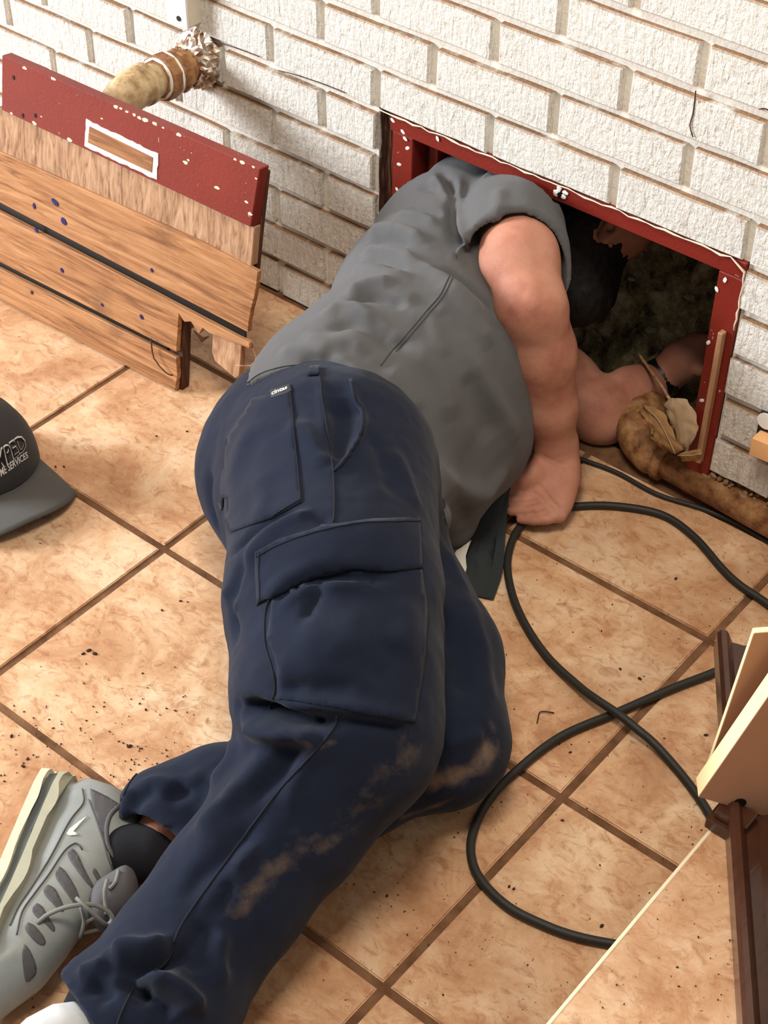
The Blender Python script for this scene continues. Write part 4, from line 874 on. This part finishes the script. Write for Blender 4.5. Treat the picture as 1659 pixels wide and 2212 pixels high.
SFo = [
 ([(785, 544), (809, 542), (867, 553), (904, 574)], .007, .006), ([(789, 505), (838, 495), (881, 504), (925, 530)], .009, .006), ([(790, 522), (840, 518), (890, 532)], .006, -.005), ([(775, 565), (830, 562), (880, 585)], .006, -.005),
 ([(745, 640), (800, 618), (840, 612), (861, 616)], .009, .007), ([(740, 660), (800, 640), (850, 650), (880, 665)], .007, -.007), ([(720, 600), (780, 580), (830, 590), (900, 600)], .009, .004),
 ([(925, 572), (955, 585), (983, 592), (1026, 622), (1063, 660), (1080, 700)], .008, -.010), ([(900, 560), (940, 590), (1000, 640), (1050, 690)], .010, .005), ([(940, 610), (990, 650), (1030, 700), (1060, 760)], .012, .005),
 ([(951, 368), (967, 395), (983, 420)], .006, -.007), ([(935, 380), (955, 410), (975, 440)], .006, .005), ([(870, 450), (920, 450), (960, 465)], .007, -.004), ([(850, 465), (910, 470), (950, 490)], .007, .004), ([(900, 400), (950, 410), (985, 440)], .008, -.003),
 ([(992, 380), (990, 440), (1000, 500), (1010, 545)], .006, .005), ([(984, 420), (980, 470), (990, 530), (1008, 570)], .007, -.009), ([(1080, 400), (1075, 450), (1060, 490)], .009, .003), 
 ([(690, 690), (740, 665), (790, 680), (840, 725)], .010, .006), ([(700, 715), (760, 695), (810, 720), (850, 770)], .009, -.006), ([(650, 720), (700, 740), (760, 740), (800, 770)], .011, .004), ([(800, 680), (815, 705), (850, 735), (890, 750)], .008, -.006),
 ([(600, 760), (660, 760), (720, 770)], .010, .004), ([(700, 770), (760, 800), (820, 850), (860, 905)], .010, .005), ([(640, 785), (700, 782), (760, 812)], .007, -.004), ([(830, 790), (870, 840), (900, 900)], .016, .004), ([(880, 740), (930, 790), (960, 850), (970, 920)], .018, .004), ([(960, 640), (940, 700), (960, 780)], .012, .003),
 ([(1010, 740), (1050, 830), (1090, 900), (1120, 960)], .012, .004), ([(1000, 800), (1040, 890), (1060, 960)], .014, -.004), ([(1100, 1010), (1060, 1060), (1010, 1110)], .012, .003), ([(925, 985), (960, 1030), (1010, 1060), (1070, 1070)], .012, .004), ([(950, 1080), (990, 1100), (1010, 1140)], .010, -.003), ([(880, 640), (930, 660), (970, 700)], .010, -.003)]
V = folds(V, N, [(surf_line(sb, P), a*1.1, b*2.0) for P, a, b in SFo]); N = vnormals(V, F)
V += N*(.0012*vnoise(V@np.array([[1, .3, 0], [-.3, .5, 0], [0, 0, 1]]), 26, 8)+.0005*vnoise(V, 66, 9))[:, None]; V[:, 2] = np.maximum(V[:, 2], .004)
V = clear_frame(V, -.222, .3835); sb = bvh_of(V, F)
sh = link('shirt', mesh_np('shirt', V, F), GREY, pr)
for P in ([(971, 596), (951, 637), (922, 671), (890, 709), (850, 755), (822, 790)], [(978, 600), (957, 641), (928, 676), (896, 714), (856, 760)]): seam('seam', sb, P, .0008, SHSTITCH, sh)
seam('hem_edge', sb, [(534, 828)]+[(u+ (4 if u > 800 else 0), v-6) for u, v in hem[1:]], .0008, SHSTITCH, sh)
# front flap of the shirt hanging on the floor
def sheet(name, grid, mat, parent, th=.0022):
    P = np.array([[at(*q) for q in row] for row in grid]); rows = [spline(list(r), .012) for r in P]; n = 14
    rows = [[np.array(r[int(round(i*(len(r)-1)/(n-1)))]) for i in range(n)] for r in rows]; cols = [spline([rows[j][i] for j in range(len(rows))], .012) for i in range(n)]; m_ = 12
    cols = [[c[int(round(i*(len(c)-1)/(m_-1)))] for i in range(m_)] for c in cols]; V_ = [p for c in cols for p in c]; F_ = [(i*m_+j, i*m_+j+1, (i+1)*m_+j+1, (i+1)*m_+j) for i in range(n-1) for j in range(m_-1)]
    o = link(name, mesh_np(name, V_, F_), mat, parent); s = o.modifiers.new('thickness', 'SOLIDIFY'); s.thickness = th; return o
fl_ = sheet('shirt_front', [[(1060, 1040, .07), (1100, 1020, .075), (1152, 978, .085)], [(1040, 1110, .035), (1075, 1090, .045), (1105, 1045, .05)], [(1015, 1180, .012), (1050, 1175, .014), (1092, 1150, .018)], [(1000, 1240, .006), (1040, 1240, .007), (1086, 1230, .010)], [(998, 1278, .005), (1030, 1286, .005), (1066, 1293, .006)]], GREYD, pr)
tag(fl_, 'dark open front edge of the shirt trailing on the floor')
un = sheet('undershirt', [[(985, 1190, .03), (1000, 1180, .03), (1018, 1166, .03)], [(975, 1215, .02), (990, 1215, .022), (1006, 1200, .018)], [(978, 1235, .012), (992, 1238, .014), (1008, 1225, .012)], [(986, 1252, .008), (994, 1258, .008), (1002, 1248, .008)]], plain('white_cotton', srgb(226, 220, 208), .9, bump=.0004), pr)
tag(un, 'white cloth showing below the shirt hem')
# ---- hair, beard and dark collar in the hole
HF = Field(HEAD-.16, HEAD+.16, .004); fd_ = nz([.35, -.45, -.8])
HF.cap(HEAD+np.array([-.008, .008, .010]), HEAD+np.array([.01, .055, .02]), .076, .079, .02); HF.cap(HEAD+np.array([-.02, -.03, -.03]), HEAD+np.array([-.005, -.035, -.055]), .058, .050, .03)
HF.cap(HEAD, HEAD+fd_*.075, .074, .062, .02); e_ = np.array(on_wall(1318, 512, .10)); HF.cap(e_, e_+np.array([.01, .03, .01]), .026, .034, .006, sub=True)
V, F = HF.mesh(); V = relax(V, F, 1); N = vnormals(V, F); V += N*(.002*vnoise(V*[1, 1, .4], 200, 2))[:, None]
V = clear_frame(V, -.205, .376); link('hair', mesh_np('hair', V, F), plain('dark_hair', srgb(22, 18, 18), .7, scale=300, bump=.001), pr)
NF = Field(on_wall(1080, 500, .12)-.16, on_wall(1200, 510, .14)+.12, .005); NF.cap(on_wall(1110, 505, .13), on_wall(1178, 512, .14), .088, .066, .01); V, F = NF.mesh(); V = clear_frame(V, -.205, .375)
link('collar', mesh_np('collar', V, F), plain('navy_collar', srgb(18, 20, 36), .9), pr)
# ---- watch on the left wrist
wd_ = nz(WRL-ELL); wp = ELL+(WRL-ELL)*.93; ring_tube('watch_band', [(-.012, .030), (-.011, .033), (.011, .0325), (.012, .029)], BLACK, pr, wp, wd_)
# ---- shoes
SHOE = M('grey_shoe_leather', .42, .45); _c = SHOE.coord(); SHOE.color(SHOE.mix(SHOE.noise(_c, 25, 5), srgb(124, 128, 126), srgb(160, 164, 162))); SHOE.bump(SHOE.noise(_c, 600, 2), .0002); SHOE = SHOE.done()
SHD = plain('shoe_mesh_grey', srgb(86, 84, 86), .8, scale=500, bump=.0004); SHL_ = plain('shoe_overlay', srgb(150, 154, 150), .4); SOLE = plain('cream_sole', srgb(206, 198, 174), .6, scale=50); SOLED = plain('dark_sole', srgb(82, 86, 84), .6); LACE = plain('grey_lace', srgb(120, 120, 116), .8); SOCK = plain('black_sock', srgb(20, 20, 26), .95, scale=400, bump=.0004)
def shoe(heel, toe, up, L, name, label, pale=False):
    """shoe along heel->toe, sole side opposite `up`; returns the upper's mesh and bvh"""
    xd = nz(np.array(toe)-heel); ud = nz(np.array(up)-xd*(xd@np.array(up))); wdv = np.cross(xd, ud)
    st_ = [(0, .028, .070, .026), (.03, .036, .100, .034), (.10, .040, .116, .038), (.20, .041, .124, .039), (.32, .041, .118, .039), (.42, .041, .110, .038), (.55, .042, .102, .038), (.70, .046, .088, .034), (.82, .045, .074, .030), (.92, .039, .042, .024), (.98, .028, .034, .018), (1.0, .012, .026, .010)]
    NS, NR = 44, 28; V = []; xs = [s[0] for s in st_]
    for i in range(NS+1):
        t = i/NS; t = .5-.5*math.cos(math.pi*t) if i not in (0, NS) else t; hw = np.interp(t, xs, [s[1] for s in st_]); ht = np.interp(t, xs, [s[2] for s in st_])
        for k in range(NR):
            a = 2*math.pi*k/NR; c, s = math.cos(a), math.sin(a); w_ = hw*math.copysign(abs(c)**.72, c); y = .020+(ht-.020)*(.5+.5*math.copysign(abs(s)**.72, s)); tp = 1-.38*max(0, (y-.03)/max(ht-.03, 1e-3))**1.6; xx = t*L+(.010*(1-t) if y < .05 else 0)
            V.append(np.array(heel)+xd*xx+wdv*w_*tp+ud*y)
    F = [(i*NR+k, i*NR+(k+1) % NR, (i+1)*NR+(k+1) % NR, (i+1)*NR+k) for i in range(NS) for k in range(NR)]+[tuple(range(NR))[::-1], tuple(NS*NR+k for k in range(NR))]
    root = link(name, mesh_np(name, V, F), SHOE if not pale else plain('pale_shoe', srgb(206, 210, 214), .5), pr); tag(root, label)
    def ringo(nm, h0, h1, grow, wave, mat, th=None):
        Vv = []; n = 96
        for j in range(n):
            q = j/n*2; side = 1 if q < 1 else -1; t = q if q < 1 else 2-q; t_ = .5-.5*math.cos(math.pi*t); hw = np.interp(t_, xs, [s[1] for s in st_])+grow; wv = wave*math.sin(t*math.pi*9)
            if t_ < .02: hw *= .75
            base = np.array(heel)+xd*(t_*(L+2*grow)-grow)
            for h_ in (h0, h1+wv): Vv.append(base+wdv*side*hw+ud*h_)
        Ff = [(2*j, 2*((j+1) % n), 2*((j+1) % n)+1, 2*j+1) for j in range(n)]+[tuple(2*j for j in range(n))[::-1], tuple(2*j+1 for j in range(n))]
        return link(nm, mesh_np(nm, Vv, Ff, False), mat, root)
    ringo('outsole', -.001, .010, .005, .002, SOLE); ringo('midsole', .009, .022, .001, .0035, SOLED); ringo('foxing', .021, .031, .0035, .0042, SOLE if pale else plain('foxing_grey', srgb(166, 162, 140), .6))
    V = np.array(V); V2 = [list(v) for v in V]; return root, bvh_of(V2, F)
hl_ = at(160, 1733, .058); tl = at(-16, 2175, .060)
lsh, lbv = shoe(hl_-nz(np.array(at(250, 1790, .07))-hl_)*.040, tl-nz(np.array(at(250, 1790, .07))-hl_)*.040, nz([.77, .60, .12]), .300, 'left_shoe', 'grey running shoe on its side with laces')
SOCK2 = 0
rsh, rbv = shoe(at(250, 2290, .045), at(-90, 2568, .03), nz([-.1, .4, .9]), .28, 'right_shoe', 'pale grey shoe under the upper trouser cuff', True)
rk = Field(at(240, 2190, .07)-.16, at(240, 2190, .07)+.14, .004); rk.chain([(at(300, 2125, .076), .040), (at(225, 2180, .072), .036), (at(200, 2215, .066), .034)], .02); V, F = rk.mesh(); V[:, 2] = np.maximum(V[:, 2], .004); link('sock', mesh_np('sock', V, F), SOCK, pr)
# overlays, stripes, lettermark and laces on the visible side of the left shoe
for P in ([(158, 1834), (170, 1850), (186, 1885), (200, 1912), (199, 1918), (188, 1908), (166, 1880), (150, 1856), (146, 1842)],
          [(128, 1872), (140, 1882), (156, 1905), (168, 1930), (172, 1952), (165, 1958), (150, 1938), (130, 1910), (119, 1890)],
          [(104, 1912), (118, 1920), (132, 1945), (138, 1966), (130, 1968), (112, 1950), (96, 1932), (95, 1920)],
          [(80, 1952), (92, 1960), (106, 1984), (118, 2004), (114, 2012), (98, 1996), (74, 1976), (70, 1962)],
          [(60, 1993), (74, 2000), (90, 2018), (98, 2034), (92, 2042), (78, 2036), (58, 2014), (54, 2002)],
          [(52, 2040), (62, 2050), (74, 2075), (78, 2098), (70, 2112), (56, 2120), (50, 2090), (48, 2060)],
          [(202, 1876), (208, 1880), (222, 1908), (222, 1914), (214, 1908), (200, 1884)]):
    patch('side_window', lbv, P, .0004, .0008, SHD, lsh, 6, True)
for P in ([(178, 1705), (180, 1735), (150, 1775), (110, 1850), (70, 1915), (40, 1960), (22, 2000)], [(178, 1836), (165, 1822), (140, 1838), (105, 1890), (75, 1930), (48, 1970), (36, 2020)], [(192, 1728), (215, 1790), (232, 1850), (248, 1890)]):
    seam('overlay_edge', lbv, P, .0010, SHD, lsh, .0008)
patch('side_mark', lbv, [(189, 1763), (170, 1785), (159, 1797), (168, 1801), (167, 1805), (150, 1806), (144, 1802), (150, 1792), (168, 1778)], .0006, .0008, plain('pale_mark', srgb(226, 228, 214), .5), lsh, 4)
patch('heel_panel', lbv, [(195, 1705), (232, 1722), (256, 1738), (240, 1760), (228, 1800), (226, 1830), (212, 1790), (200, 1745)], .0003, .0012, SHD, lsh, 7)
seam('collar_rim', lbv, [(256, 1742), (238, 1762), (230, 1790), (232, 1825), (246, 1855), (256, 1880), (250, 1905), (238, 1918)], .0028, SHD, lsh, .001)
def lace(P, r=.0022): 
    L = []
    for u, v, z in P: L.append(at(u, v, z))
    return link('lace', tube_mesh('lace', spline(L, .006), r, 7), LACE, lsh)
lace([(82, 1994, .098), (100, 1978, .104), (135, 1962, .112), (170, 1955, .114), (205, 1955, .108), (235, 1970, .098), (244, 1988, .09), (232, 2000, .085)], .0026); lace([(165, 1940, .114), (185, 1958, .114), (215, 1985, .10), (232, 1998, .086), (243, 1985, .08)])
lace([(232, 1900, .10), (226, 1925, .10), (228, 1955, .09), (230, 1975, .085)]); lace([(256, 1880, .10), (250, 1905, .10), (236, 1920, .1)]); lace([(236, 2000, .06), (205, 2010, .06), (180, 2015, .06)]); lace([(175, 1960, .10), (182, 1990, .085), (172, 2025, .07)])
for P in ([(222, 2000, .05), (200, 1985, .075), (180, 2000, .07)], [(180, 2020, .045), (150, 2040, .055), (140, 2065, .045)]): lace(P, .0022)
# tongue, sock and ankle gap
tg = Field(at(265, 1930, .06)-.08, at(265, 1930, .06)+.09, .004); tg.cap(at(225, 1955, .065), at(268, 1925, .072), .030, .028, .01, nz([.6, .5, 0]), .55); V, F = tg.mesh(); link('shoe_tongue', mesh_np('shoe_tongue', V, F), SHD, lsh)
sk = Field(at(262, 1860, .07)-.13, at(262, 1860, .07)+.12, .004); sk.chain([(at(236, 1850, .056), .028), (at(262, 1848, .058), .030), (at(322, 1842, .060), .033)], .02); V, F = sk.mesh(); V[:, 2] = np.maximum(V[:, 2], .004); link('sock', mesh_np('sock', V, F), SOCK, pr)
